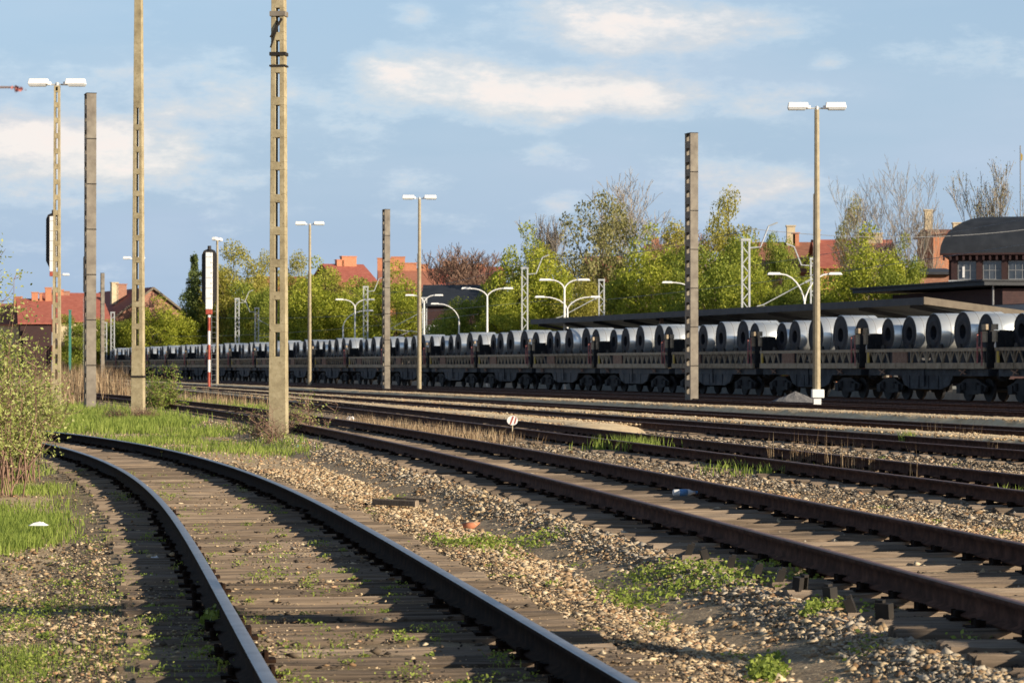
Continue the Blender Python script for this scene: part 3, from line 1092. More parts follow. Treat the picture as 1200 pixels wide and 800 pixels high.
# brown reeds behind the grass bank
X, Y = img_region(3800, 52, 136, 462, 474)
k = off_track(X, Y, 1.2)
X, Y = X[k], Y[k]
blades('dry_reeds', X, Y, ground_z(X, Y), .35, 1.85, .028, M['dry'], 'tall brown dry reeds around the feet of the left-hand masts', .20, 'reeds')
X, Y = img_region(900, 170, 330, 468, 480)
k = off_track(X, Y, 1.2)
X, Y = X[k], Y[k]
blades('dry_reeds', X, Y, ground_z(X, Y), .2, .7, .022, M['dry'], 'short brown stalks between the lattice poles', .15, 'reeds')


# ------------------------------------------------------------------ poles
def ladder_pole(px, Y, H, w0, w1, z_slot, z_end, label, bands=()):
    """yellowish concrete pole made of two legs joined by rungs"""
    x = gx(px, Y)
    root = empty('concrete_pole', (x, Y, -.08), R(-9), label, 'pole', 'tapering concrete lattice poles')
    b = MB()

    def w(z):
        return w0 + (w1 - w0) * z / H
    d = .24
    # solid foot
    def seg(x0a, x1a, x0b, x1b, z0, z1, da, db):
        vs = [(x0a, -da / 2, z0), (x1a, -da / 2, z0), (x1a, da / 2, z0), (x0a, da / 2, z0), (x0b, -db / 2, z1), (x1b, -db / 2, z1), (x1b, db / 2, z1), (x0b, db / 2, z1)]
        b.add(vs, [(0, 3, 2, 1), (4, 5, 6, 7), (0, 1, 5, 4), (1, 2, 6, 5), (2, 3, 7, 6), (3, 0, 4, 7)])
    seg(-w(0) / 2, w(0) / 2, -w(z_slot) / 2, w(z_slot) / 2, 0, z_slot, d * 1.1, d)
    gap = .30
    pitch = .67
    z = z_slot
    while z < z_end:
        z2 = min(z + pitch - .17, z_end)
        a0, a1 = w(z), w(z2)
        for s in (-1, 1):
            i0, i1 = s * a0 * gap / 2, s * a1 * gap / 2
            o0, o1 = s * a0 / 2, s * a1 / 2
            seg(min(i0, o0), max(i0, o0), min(i1, o1), max(i1, o1), z, z2, d, d)
        z3 = min(z2 + .17, z_end + .17)
        seg(-w(z2) / 2, w(z2) / 2, -w(z3) / 2, w(z3) / 2, z2, z3, d, d)
        z = z3
    if z < H:
        seg(-w(z) / 2, w(z) / 2, -w(H) / 2, w(H) / 2, z, H, d, d * .8)
    b.build('shaft', M['conc'], root, bevel=.006)
    for (zb, hb) in bands:
        m = MB()
        ww = w(zb) + .03
        for s in (-1, 1):
            m.box((0, s * (d / 2 + .012), zb), (ww, .024, hb))
            m.box((s * (ww / 2), 0, zb), (.024, d + .05, hb))
        m.build('clamp', M['steelmast'] if hb > .08 else M['iron'], root)
    return root


p2 = ladder_pole(326.5, 56.5, 14.5, .37, .21, 1.78, 13.0, 'tall concrete ladder pole rising out of frame beside the second track',
                 bands=((gz(12, 56.5), .10), (gz(59, 56.5), .07), (gz(73, 56.5), .035)))
m = MB()
m.bar((-.14, -.15, gz(40, 56.5)), (.10, -.15, gz(18, 56.5)), .04, .04)
m.bar((-.14, -.15, gz(52, 56.5)), (.04, -.15, gz(22, 56.5)), .03, .03)
m.build('stay', M['iron'], p2)
p1 = ladder_pole(162, 82.8, 15.5, .38, .18, 2.2, gz(120, 82.8), 'slimmer concrete ladder pole standing in the grass bank at left', bands=((gz(438, 82.8), .06),))


def steel_mast(px, Y, H, label):
    root = empty('steel_mast', (gx(px, Y), Y, -.08), math.atan2(950, F), label, 'mast', 'grey steel box masts without wires')
    w, d = .34, .66
    for s in (-1, 1):   # the two channels (front and rear)
        b = MB()
        b.box((0, s * (d / 2 - .02), H / 2), (w, .04, H))
        b.box((-w / 2 + .015, s * (d / 2 - .09), H / 2), (.03, .10, H))
        b.box((w / 2 - .015, s * (d / 2 - .09), H / 2), (.03, .10, H))
        b.build('channel', M['steelmast'], root)
    z = .3
    while z < H - .2:
        for s in (-1, 1):
            b = MB()
            b.box((s * (w / 2 - .012), 0, z), (.022, d - .22, .28))
            b.build('lacing_plate', M['steelmast'], root)
        z += .58
    for k in range(1, 7):
        b = MB()
        b.box((0, -d / 2 - .006, H * k / 7), (w + .01, .012, .035))
        b.build('splice_strap', M['iron'], root)
    b = MB()
    b.box((0, 0, H + .012), (w + .03, d + .02, .024))
    b.build('top_cap', M['iron'], root)
    return root


steel_mast(810.5, 113, 11.2, 'grey steel box mast between the coil train and the middle tracks, right of centre')
steel_mast(452.5, 168, 11.2, 'grey steel box mast standing left of the paired lamp post at centre')
steel_mast(105.5, 97.6, 11.3, 'tall grey steel box mast in the brown reeds at the far left')
steel_mast(120, 277, 11.0, 'small dark steel mast in front of the red roofed houses at left')


def lamp_post(px, Y, H, label, slots=False, side=1.0, box=False, arms=True, rz=0):
    root = empty('lamp_post', (gx(px, Y), Y, -.08), rz, label, 'lamp post', 'concrete lamp posts with two flat lamps')
    b = MB()
    r0, r1 = (.15, .10) if slots else (.122, .085)
    if slots:
        z = 0
        while z < H:
            z2 = min(z + .55, H)
            f0, f1 = 1 - z / H, 1 - z2 / H
            w = r1 + (r0 - r1) * f0
            for s in (-1, 1):
                b.box((s * w * .68, 0, (z + z2) / 2), (w * .62, .2, z2 - z))
            b.box((0, 0, z2 - .09), (w * .9, .19, .18))
            z = z2
    else:
        b.tube([(0, 0, 0), (0, 0, H * .5), (0, 0, H)], [r0, (r0 + r1) / 2, r1], 8)
    b.build('post', M['conc' if slots else 'conc2'], root)
    if arms:
        b = MB()
        b.tube([(-.5, 0, H + .03), (0, 0, H + .05), (.5, 0, H + .03)], .03, 6)
        b.tube([(0, 0, H - .1), (0, 0, H + .12)], .06, 8)
        b.build('cross_arm', M['galv'], root)
        for s in (-1, 1):
            m = MB()
            m.box((s * .66, 0, H + .15), (.74, .34, .20), taper=(.9, .7))
            m.box((s * .30, 0, H + .08), (.16, .14, .12))
            h = m.build('lamp_head', M['white'], root, bevel=.012)
            m = MB()
            m.box((s * .70, 0, H + .015), (.58, .26, .07), taper=(1.1, 1.1))
            m.build('lamp_glass', M['glass'], h, bevel=.008)
    if not slots:
        m = MB()
        m.tube([(-r0 - .02, -.02, 0.2), (-r1 - .03, -.02, H * .72)], .018, 5)
        m.build('cable_pipe', M['conc2'], root)
    if box:
        m = MB()
        m.box((0.02, -.03, .62), (.42, .34, .30))
        m.build('white_box', M['white'], root, bevel=.015)
        m = MB()
        m.box((0, 0, .2), (.26, .26, .5))
        m.build('plinth', M['white'], root)
    return root


lamp_post(957.5, 96, 10.6, 'tall lamp post with a white box near its foot, in front of the coil train', box=True)
lamp_post(491.5, 164, 11.6, 'lamp post with two white lamps right of the middle steel mast')
lamp_post(363, 194, 11.6, 'lamp post with two white lamps right of the big concrete ladder pole')
lamp_post(254.5, 216, 11.5, 'slim lamp post with edge-on lamps just right of the red and white signal', rz=R(80))
lamp_post(66.5, 97.6, 11.6, 'slotted concrete lamp post at the far left among the reeds', slots=True)
lamp_post(157, 256, 11.6, 'distant lamp post mostly hidden behind the slim concrete ladder pole')
lamp_post(70, 296, 11.4, 'distant lamp post showing one lamp behind the far left slotted post')


def signal(px, Y, label, Hb=5.6, post=True, flip=1):
    root = empty('railway_signal', (gx(px, Y), Y, -.08), 0, label, 'railway signal', 'railway light signals on posts')
    # striped post
    m = MB()
    z = 0
    k = 0
    for hh in (1.2, .8, 1.0, .9, .9, 1.0):
        m.tube([(0, 0, z), (0, 0, z + hh)], .085, 8, mi=k % 2)
        z += hh
        k += 1
    m.build('post', [M['red'], M['white']], root)
    b = MB()
    w, h0, h1 = .50, Hb, Hb + 3.7
    poly = [(-w * .55, h0), (w * .55, h0), (w, h0 + .45), (w, h1 - .4), (w * .75, h1 - .1), (w * .3, h1), (-w * .3, h1), (-w * .75, h1 - .1), (-w, h1 - .4), (-w, h0 + .45)]
    b.prism(poly, .10, .16, 'y')
    b.build('black_board', M['black'], root)
    b = MB()
    b.box((0, -.06, (h0 + h1) / 2 - .25), (.44, .30, 3.75))
    hs = b.build('lamp_housing', M['white'], root, bevel=.03)
    b = MB()
    for i in range(5):
        b.box((0, -.225, h0 + .45 + i * .68), (.46, .02, .02))
        b.box((.17, -.222, h0 + .75 + i * .68), (.05, .015, .1))
    b.build('housing_seam', M['wire'], hs)
    b = MB()
    b.tube([(0, .13, h1 - .05), (0, .13, h1 + .22)], .12, 8)
    b.build('finial', M['black'], root)
    b = MB()
    b.box((0, -.02, h0 - .45), (.42, .34, .30))
    b.build('red_collar', M['red'], root, bevel=.02)
    b = MB()
    for s in (-1, 1):
        b.tube([(s * .17 + .3, .3, 0), (s * .17 + .3, .3, h0)], .015, 4)
    z = .3
    while z < h0:
        b.tube([(.13, .3, z), (.47, .3, z)], .012, 4)
        z += .35
    b.build('ladder', M['wire'], root)
    return root


signal(245, 180, 'railway signal on a red and white post, left of the big concrete ladder pole')
signal(62, 186, 'railway signal seen behind the far left slotted lamp post', Hb=8.3)
sg = signal(105, 232, 'dark railway signal mostly hidden behind the far left steel mast', Hb=7.5)
sg.scale = (1.05, 1, 1.0)
sg.rotation_euler = (0, 0, R(180))

# dwarf red and white marker on a thin stick
Ym = 57.5
r_ = empty('track_marker', (gx(600.5, Ym), Ym, -.08), 0, 'small white disc with red stripes on a thin stick between the second and third tracks', 'marker')
b = MB()
b.tube([(0, 0, 0), (0, 0, .42)], .012, 6)
b.build('stick', M['plaster'], r_)
b = MB()
n = 16
b.prism([(math.cos(6.283 * i / n) * .115, .44 + math.sin(6.283 * i / n) * .10) for i in range(n)], -.035, -.015, 'y')
dk = b.build('disc', M['white'], r_)
b = MB()
b.prism([(-.06, .36), (-.03, .355), (.035, .525), (.0, .53)], -.040, -.0355, 'y')
b.prism([(.03, .365), (.06, .375), (.09, .49), (.07, .515)], -.040, -.0355, 'y')
b.build('red_stripe', M['red'], dk)


# ------------------------------------------------------------------ the coil train
def build_wagon():
    """local x: from the far end (0) to the near end (12.04); camera side is y = -1.4; z = 0 is the rail head"""
    root = empty('coil_wagon', (0, 0, 0), 0, 'x', 'railway wagon', 'flat wagons of the steel coil train')
    L0, L1, Wd = .45, 11.6, 1.42
    b = MB()
    b.box(((L0 + L1) / 2, 0, 1.14), (L1 - L0, 2 * Wd - .25, .28))
    poly = [(3.3, 1.28), (3.9, .62), (4.6, .46), (7.4, .46), (8.1, .62), (8.7, 1.28)]
    for s in (-1, 1):
        b.prism(poly, s * 1.26, s * 1.16, 'y')
    b.box((6.0, 0, .95), (2.0, 1.6, .5))
    for xx in (4.4, 5.3, 6.2, 7.1):
        b.box((xx, -1.275, .85), (.06, .03, .7))
    b.box((5.75, -1.30, .95), (.35, .08, .75))
    b.build('underframe', M['wagon'], root)
    # coil cradles
    b = MB()
    b.box(((L0 + L1) / 2, 0, 1.36), (L1 - L0 - .3, 2 * Wd - .5, .12))
    for (xc, wd_, rr) in COILS:
        for s in (-1, 1):
            b.prism([(xc + s * .25, 1.42), (xc + s * .72, 1.42), (xc + s * .72, 2.02), (xc + s * .64, 2.04)], -1.15, 1.15, 'y')
    b.build('cradle_floor', M['wagon'], root)
    # side trusses
    for s in (-1, 1):
        b = MB()
        y = s * Wd
        b.box(((L0 + L1) / 2, y, 1.40), (L1 - L0, .12, .23))
        b.box(((L0 + L1) / 2, y, 2.03), (L1 - L0, .10, .13))
        n = 15
        x0 = L0 + .1
        st = (L1 - L0 - .2) / n
        for i in range(n):
            xa = x0 + i * st
            if s < 0 and 3.05 < xa + st / 2 < 4.6:
                continue
            b.bar((xa, y, 1.51), (xa + st * .42, y, 1.97), .05, .06)
            b.bar((xa + st, y, 1.51), (xa + st * .58, y, 1.97), .05, .06)
            b.bar((xa, y, 1.51), (xa, y, 1.97), .07, .07)
        for i in range(0, n, 2):
            b.box((x0 + i * st, y - s * -.065, 1.40), (.05, .02, .23))
        b.build('side_truss', M['sill'], root)
        b = MB()
        b.box((3.82, s * (Wd - .005), 1.74), (1.42, .06, .46))
        b.build('number_plate', M['plate'], root)
    for (xx, w_) in ((.68, .34),):
        b = MB()
        b.box((xx, -Wd - .012, 1.74), (w_ * .5, .05, .44))
        b.build('yellow_tab', M['yellow'], root)
    # stanchion stumps on the top chord
    for xx in (2.2, 4.9, 6.6, 7.7, 9.4):
        for s in (-1, 1):
            b = MB()
            b.prism([(xx - .17, 2.09), (xx + .17, 2.09), (xx + .09, 2.26), (xx - .09, 2.26)], s * Wd - .05, s * Wd + .05, 'y')
            b.build('stake', M['iron'], root)
    # end bulkheads
    for xx in (.42, 11.62):
        b = MB()
        b.box((xx, 0, 2.0), (.10, 2 * Wd - .1, 1.30))
        b.box((xx, -.95, 2.70), (.10, .55, .12))
        for yy in (-1.0, -.35, .35, 1.0):
            b.box((xx + .07, yy, 2.0), (.06, .10, 1.28))
        b.build('bulkhead', M['bogie'], root)
        b = MB()
        b.box((xx, -Wd - .02, 2.52), (.30, .08, .42))
        b.box((xx, -Wd - .02, 2.88), (.38, .10, .22))
        b.build('end_post_plate', M['sill'], root)
    # handrail and white lamp disc at the near end
    b = MB()
    b.tube([(11.05, -Wd - .06, 1.5), (11.05, -Wd - .06, 2.62), (11.4, -Wd - .06, 2.70), (11.45, -Wd - .06, 1.4)], .035, 5)
    b.tube([(11.05, -Wd - .06, 2.1), (11.45, -Wd - .06, 2.1)], .03, 5)
    b.build('handrail', M['rosy'], root)
    b = MB()
    b.tube([(11.85, -1.05, 2.18), (11.85, -1.12, 2.18)], .12, 8)
    b.build('end_marker', M['white'], root)
    # buffers
    for xx, s in ((0.0, -1), (12.04, 1)):
        for yy in (-.87, .87):
            b = MB()
            b.tube([(xx - s * .42, yy, 1.03), (xx - s * .08, yy, 1.03)], .10, 8)
            b.tube([(xx - s * .09, yy, 1.03), (xx - s * .03, yy, 1.03)], .23, 12)
            b.build('buffer', M['bogie'], root)
    # bogies
    for xb in (2.15, 9.75):
        b = MB()
        for s in (-1, 1):
            b.prism([(xb - 1.35, .62), (xb - 1.2, .40), (xb - .65, .40), (xb - .4, .28), (xb + .4, .28), (xb + .65, .40), (xb + 1.2, .40), (xb + 1.35, .62), (xb + .9, .74), (xb + .45, .90), (xb - .45, .90), (xb - .9, .74)], s * 1.12, s * 1.0, 'y')
            for q in (-.9, .9):
                b.box((xb + q, s * 1.12, .48), (.34, .22, .34))
                b.tube([(xb + q * .62, s * 1.15, .46), (xb + q * .62, s * 1.15, .74)], .10, 8)
        b.box((xb, 0, .72), (.5, 2.0, .3))
        bo = b.build('bogie', M['bogie'], root)
        for q in (-.9, .9):
            b = MB()
            for s in (-1, 1):
                b.tube([(xb + q, s * .80, .46), (xb + q, s * .68, .46)], .46, 20)
            b.tube([(xb + q, -.8, .46), (xb + q, .8, .46)], .08, 8)
            b.build('wheelset', M['bogie'], bo)
    # brake lever bits in yellow under the sill
    for xx in (1.7, 9.3):
        b = MB()
        b.bar((xx, -1.40, 1.24), (xx + .55, -1.40, 1.08), .05, .05)
        b.bar((xx + .55, -1.41, 1.24), (xx + .1, -1.39, 1.05), .05, .05)
        b.build('brake_lever', M['plate'], root)
    b = MB()
    b.tube([(4.1, -1.05, .72), (5.1, -1.05, .72)], .18, 10)
    b.build('air_tank', M['wagon'], root)
    return root


COILS = [(1.42, 1.60, .71), (2.98, 1.45, .76), (5.75, 1.65, .82), (8.52, 1.65, .84), (10.27, 1.45, .74)]     # centre along the wagon, width of the roll, radius


def coil_obj(L, rad):
    root = empty('steel_coil', (0, 0, 0), 0, 'x', 'steel coil', 'steel coils loaded on the wagons')
    ri = .30
    n = 40
    vs, fs, mi = [], [], []
    A = [(math.cos(6.28318 * i / n), math.sin(6.28318 * i / n)) for i in range(n)]
    b = MB()
    for xx, r in ((0, rad - .012), (.012, rad), (L - .012, rad), (L, rad - .012)):
        vs += [(xx, r * c, r * s) for c, s in A]
    for k in range(3):
        fs += [(k * n + i, k * n + (i + 1) % n, (k + 1) * n + (i + 1) % n, (k + 1) * n + i) for i in range(n)]
    b.add(vs, fs)
    b.build('outer_wrap', M['coil'], root, smooth=True)
    rs = [rad - .012, rad * .8, rad * .6, ri]
    for xx, s in ((0, -1), (L, 1)):
        b = MB()
        vs, fs = [], []
        dx = [0, -.012, .008, 0]
        for k, r in enumerate(rs):
            vs += [(xx + s * dx[k], r * c, r * sn) for c, sn in A]
        for k in range(3):
            fs += [(k * n + i, k * n + (i + 1) % n, (k + 1) * n + (i + 1) % n, (k + 1) * n + i) for i in range(n)]
        b.add(vs, fs)
        b.build('coil_face', M['coilend'], root)
    b = MB()
    vs = [(0, ri * c, ri * s) for c, s in A] + [(L, ri * c, ri * s) for c, s in A]
    b.add(vs, [(i, (i + 1) % n, n + (i + 1) % n, n + i) for i in range(n)])
    b.build('bore', M['coilhole'], root)
    b = MB()
    for q in ((.25, .75) if L > 1.2 else (.5,)):
        b.add([(L * q - .016, (rad + .004) * c, (rad + .004) * s) for c, s in A] + [(L * q + .016, (rad + .004) * c, (rad + .004) * s) for c, s in A],
              [(i, (i + 1) % n, n + (i + 1) % n, n + i) for i in range(n)])
    b.build('strapping_band', M['wire'], root)
    return root


RZ = math.atan2(-F, 950)          # local +x points to the near end of the train
proto = build_wagon()
cproto = {i: coil_obj(wd_, r) for i, (xc, wd_, r) in enumerate(COILS)}
COILNAME = ['small far-end', 'second', 'large middle', 'large fourth', 'small near-end']
U0 = 1200 + 350
Y_b = F * TRAIN_A / U0             # wagon boundary at the right edge of the picture
s_b = (Y_b - 85) / dT.y
ZR = -.05 + .018 + .152
nw = 20
wag_near = 'partly cut by the right edge of the picture'
first = True
for k in range(-1, nw):
    s_far = s_b + 12.04 * (k + 1)
    base = train_pt(s_far, 0, ZR)
    nm = ORD[k + 1]
    lab = ('nearest coil wagon, cut by the right edge of the picture' if k < 0 else 'dark %s coil wagon of the train, counted from the right edge' % nm)
    if first:
        w = proto
        w['label'] = lab
    else:
        w = copy_tree(proto, lab)
    w.location = base
    w.rotation_euler = (0, 0, RZ)
    for i, (xc, wd_, r) in enumerate(COILS):
        cl = '%s silvery coil on the %s wagon from the right edge' % (COILNAME[i], nm)
        if first:
            q = cproto[i]
            q['label'] = cl
        else:
            q = copy_tree(cproto[i], cl)
        ax = Vector((-math.sin(RZ), math.cos(RZ), 0))      # across the wagon, away from the camera side
        q.location = base + Vector((math.cos(RZ), math.sin(RZ), 0)) * xc - ax * (wd_ / 2) + Vector((0, 0, 1.95 + r - (r - .78) * .8))
        q.location += ax * random.uniform(-.10, .10) + Vector((math.cos(RZ), math.sin(RZ), 0)) * random.uniform(-.06, .06)
        q.rotation_euler = (0, 0, RZ + math.pi / 2 + random.gauss(0, .012))
        sc_ = random.uniform(.95, 1.03)
        q.scale = (random.uniform(.88, 1.06), sc_, sc_)
    first = False

# gravel heap in front of the train
Yh = 104
b = MB()
n = 22
vs = [(gx(932, Yh), Yh, .55)]
rg = 5
for j in range(1, rg + 1):
    for i in range(n):
        a = 6.283 * i / n
        rr = j / rg
        vs.append((gx(932, Yh) + math.cos(a) * 1.6 * rr * random.uniform(.92, 1.08), Yh + math.sin(a) * 1.2 * rr, max(-.12, .55 * (1 - rr) ** 1.15 - .1 * rr + random.uniform(-.03, .03))))
fs = [(0, 1 + i, 1 + (i + 1) % n) for i in range(n)]
for j in range(rg - 1):
    fs += [(1 + j * n + i, 1 + (j + 1) * n + i, 1 + (j + 1) * n + (i + 1) % n, 1 + j * n + (i + 1) % n) for i in range(n)]
b.add(vs, fs)
tag(b.build('gravel_heap', M['gravelpile']), 'grey gravel heap on the ballast left of the tall lamp post with the white box', 'gravel heap')

# ------------------------------------------------------------------ platform canopy, station building
LC = 3.9     # lateral of the canopy's near edge from the train centre


def s_of(px, lat):
    """s along the train where a line at lateral lat crosses a sight line"""
    lo, hi = -20, 400
    for _ in range(50):
        mid = (lo + hi) / 2
        q = train_pt(mid, lat)
        if q.x / q.y * F + 600 > px:
            lo = mid
        else:
            hi = mid
    return lo


sc0, sc1 = s_of(1083, LC), s_of(622, LC)
qn = train_pt(sc0, LC)
zc = gz(349, qn.y)
root = empty('platform_canopy', train_pt(sc0, LC + 5, .45), 0, 'long dark platform canopy behind the coil train at right', 'canopy')
inv = root.location.copy()


def canopy_pt(s, l, z):
    q = train_pt(s, l, z)
    return q - inv


b = MB()
for (l0, z0, l1, z1) in ((LC, zc, LC + 5, zc - .6), (LC + 5, zc - .6, LC + 10, zc)):
    P = [canopy_pt(sc0, l0, z0), canopy_pt(sc0, l1, z1), canopy_pt(sc1, l1, z1), canopy_pt(sc1, l0, z0)]
    Q = [p_ - Vector((0, 0, .16)) for p_ in P]
    b.add(P + Q, [(0, 1, 2, 3), (4, 5, 6, 7), (0, 1, 5, 4), (1, 2, 6, 5), (2, 3, 7, 6), (3, 0, 4, 7)])
b.build('roof_slab', M['canopy'], root)
b = MB()
for l in (LC - .03, LC + 10.03):
    P = [canopy_pt(sc0, l, zc + .03), canopy_pt(sc0, l, zc - .30), canopy_pt(sc1, l, zc - .30), canopy_pt(sc1, l, zc + .03)]
    Q = [p_ + (canopy_pt(0, 1, 0) - canopy_pt(0, 0, 0)) * .05 for p_ in P]
    b.add(P + Q, [(0, 1, 2, 3), (4, 5, 6, 7), (0, 1, 5, 4), (1, 2, 6, 5), (2, 3, 7, 6), (3, 0, 4, 7)])
b.build('edge_fascia', M['canopy'], root)
b = MB()
for (l0, z0, l1, z1) in ((LC - .05, zc + .05, LC + 5, zc - .55), (LC + 5, zc - .55, LC + 10.05, zc + .05)):
    P = [canopy_pt(sc0 - .02, l0, z0), canopy_pt(sc0 - .02, l1, z1), canopy_pt(sc0 - .02, l1, z1 - .33), canopy_pt(sc0 - .02, l0, z0 - .33)]
    Q = [p_ - dT * .08 for p_ in P]
    b.add(P + Q, [(0, 1, 2, 3), (4, 5, 6, 7), (0, 1, 5, 4), (1, 2, 6, 5), (2, 3, 7, 6), (3, 0, 4, 7)])
b.build('end_fascia', M['canopyend'], root)
s = sc0 + 2.5
while s < sc1:
    b = MB()
    c = canopy_pt(s, LC + 5, 0)
    b.box((c.x, c.y, (zc - .8 + .45) / 2 - .45), (.22, .22, zc - .8 - .45), rz=RZ)
    P0 = canopy_pt(s, LC + 5, zc - 1.1)
    for e in (-1, 1):
        P1 = canopy_pt(s, LC + 5 + e * 4.5, zc - .30)
        b.bar(P0, P1, .12, .2)
    b.build('column', M['canopy'], root)
    s += 5.8
# lower front posts at the train side, pale rosy one seen through the gap
for px in (775,):
    s = s_of(px, LC + .8)
    c = canopy_pt(s, LC + .8, 0)
    b = MB()
    b.box((c.x, c.y, (zc - .3 + .45) / 2 - .45), (.2, .2, zc - .3 - .45), rz=RZ)
    b.build('column', M['plate'], root)


def wall_box(b, P, z0, z1, mi=0):
    """extrude a ground polygon"""
    b.prism([(p_[0], p_[1]) for p_ in P], z0, z1, 'z', mi)


# lower station block
LB = 17.0
sb0, sb1 = s_of(1175, LB), s_of(1046, LB)
q0 = train_pt(sb0, LB)
zt = gz(330, q0.y)
root = empty('station_annexe', (q0.x, q0.y, 0), RZ, 'low maroon brick station wing with a flat dark roof behind the canopy', 'building')
Ls = sb1 - sb0
b = MB()
b.box((-Ls / 2, 6, (zt - .35) / 2), (Ls, 12, zt - .35))
b.build('wall', M['brickdark'], root)
b = MB()
b.box((-Ls / 2 - .9, 5.7, zt - .1), (Ls + 3.2, 14.2, .22))
b.box((-Ls / 2 - .9, 5.7, zt + .05), (Ls + 3.4, 14.5, .08))
b.build('flat_roof', M['slate'], root)
for i in range(5):
    b = MB()
    b.box((-1.8 - i * Ls / 5, -.02, 2.6), (1.5, .12, 2.0))
    f = b.build('window', M['brickdark'], root)
    b = MB()
    b.box((-1.8 - i * Ls / 5, -.09, 2.6), (1.2, .04, 1.7))
    b.build('pane', M['pane'], f)
b = MB()
b.tube([(.1, -.6, 0.5), (.1, -.6, zt)], .05, 6)
b.build('downpipe', M['wire'], root)

# upper hall with curved dark roof
Yh = 176
xl = gx(1112, Yh)
ze = gz(297, Yh)
root = empty('station_hall', (xl, Yh, 0), R(-12), 'brick station hall with rounded dark roof and a row of tall windows at right', 'building')
Wb, Db = 22.0, 14.0
b = MB()
b.box((Wb / 2, Db / 2, ze / 2), (Wb, Db, ze))
for xx in (0.35, 1.95, 3.55, 5.3, 7.0, 8.8, 10.5, 12.2):
    b.box((xx, -.12, ze / 2), (.38, .24, ze - .1))
b.build('wall', M['brickdark'], root)
b = MB()
prof = []
zr = gz(257, Yh + 5) - ze
for j in range(9):
    a = j / 8 * math.pi / 2
    prof.append((-.55 + (1 - math.cos(a)) * 3.1, math.sin(a) * zr))
ringv = []
for (ins, h) in prof:
    ringv.append([(ins, ins * 1.0, ze + h), (Wb - ins, ins * 1.0, ze + h), (Wb - ins, Db - ins, ze + h), (ins, Db - ins, ze + h)])
vs = [v for r_2 in ringv for v in r_2]
fs = []
for j in range(8):
    for i in range(4):
        fs.append((j * 4 + i, j * 4 + (i + 1) % 4, (j + 1) * 4 + (i + 1) % 4, (j + 1) * 4 + i))
fs.append((32, 33, 34, 35))
fs.append((0, 3, 2, 1))
b.add(vs, fs)
b.build('roof', M['slate'], root)
b = MB()
xx = -.3
while xx < Wb:
    b.box((xx, -.30, ze - .28), (.13, .34, .34))
    xx += .42
b.box((Wb / 2, -.25, ze - .06), (Wb + 1.1, .62, .12))
b.build('corbel_cornice', M['brickdark'], root)
zs = gz(328, Yh)
b = MB()
b.box((Wb / 2, -.2, zs - .1), (Wb, .5, .14))
b.build('window_sill_band', M['galv'], root)
for i, (a, c) in enumerate(((.6, 1.75), (2.2, 3.35), (3.8, 5.1), (5.55, 6.8), (7.25, 8.6), (9.05, 10.3))):
    b = MB()
    zm = (zs + ze - .5) / 2
    hh = ze - .55 - zs
    b.box(((a + c) / 2, -.03, zm), (c - a, .08, hh))
    f = b.build('window', M['pane'], root)
    b = MB()
    for k in range(4):
        b.box((a + (c - a) * k / 3, -.085, zm), (.05, .03, hh))
    for k in range(3):
        b.box(((a + c) / 2, -.085, zm - hh / 2 + hh * k / 2), (c - a, .028, .05))
    b.build('sash', M['wire'], f)
b = MB()
b.box((.95, -.13, (zs + ze - .5) / 2 - .1), (.14, .03, ze - 1.0 - zs))
b.build('blind', M['white'], root)
b = MB()
b.tube([(4.45, 4, ze + 1), (4.45, 4, gz(172, Yh + 4))], .04, 5)
fp = b.build('roof_aerial', M['wire'], root)
b = MB()
b.prism([(4.45, gz(190, Yh + 4)), (4.47, gz(180, Yh + 4)), (4.60, gz(183, Yh + 4)), (4.58, gz(189, Yh + 4))], 3.98, 4.02, 'y')
b.build('pennant', M['yellow'], fp)


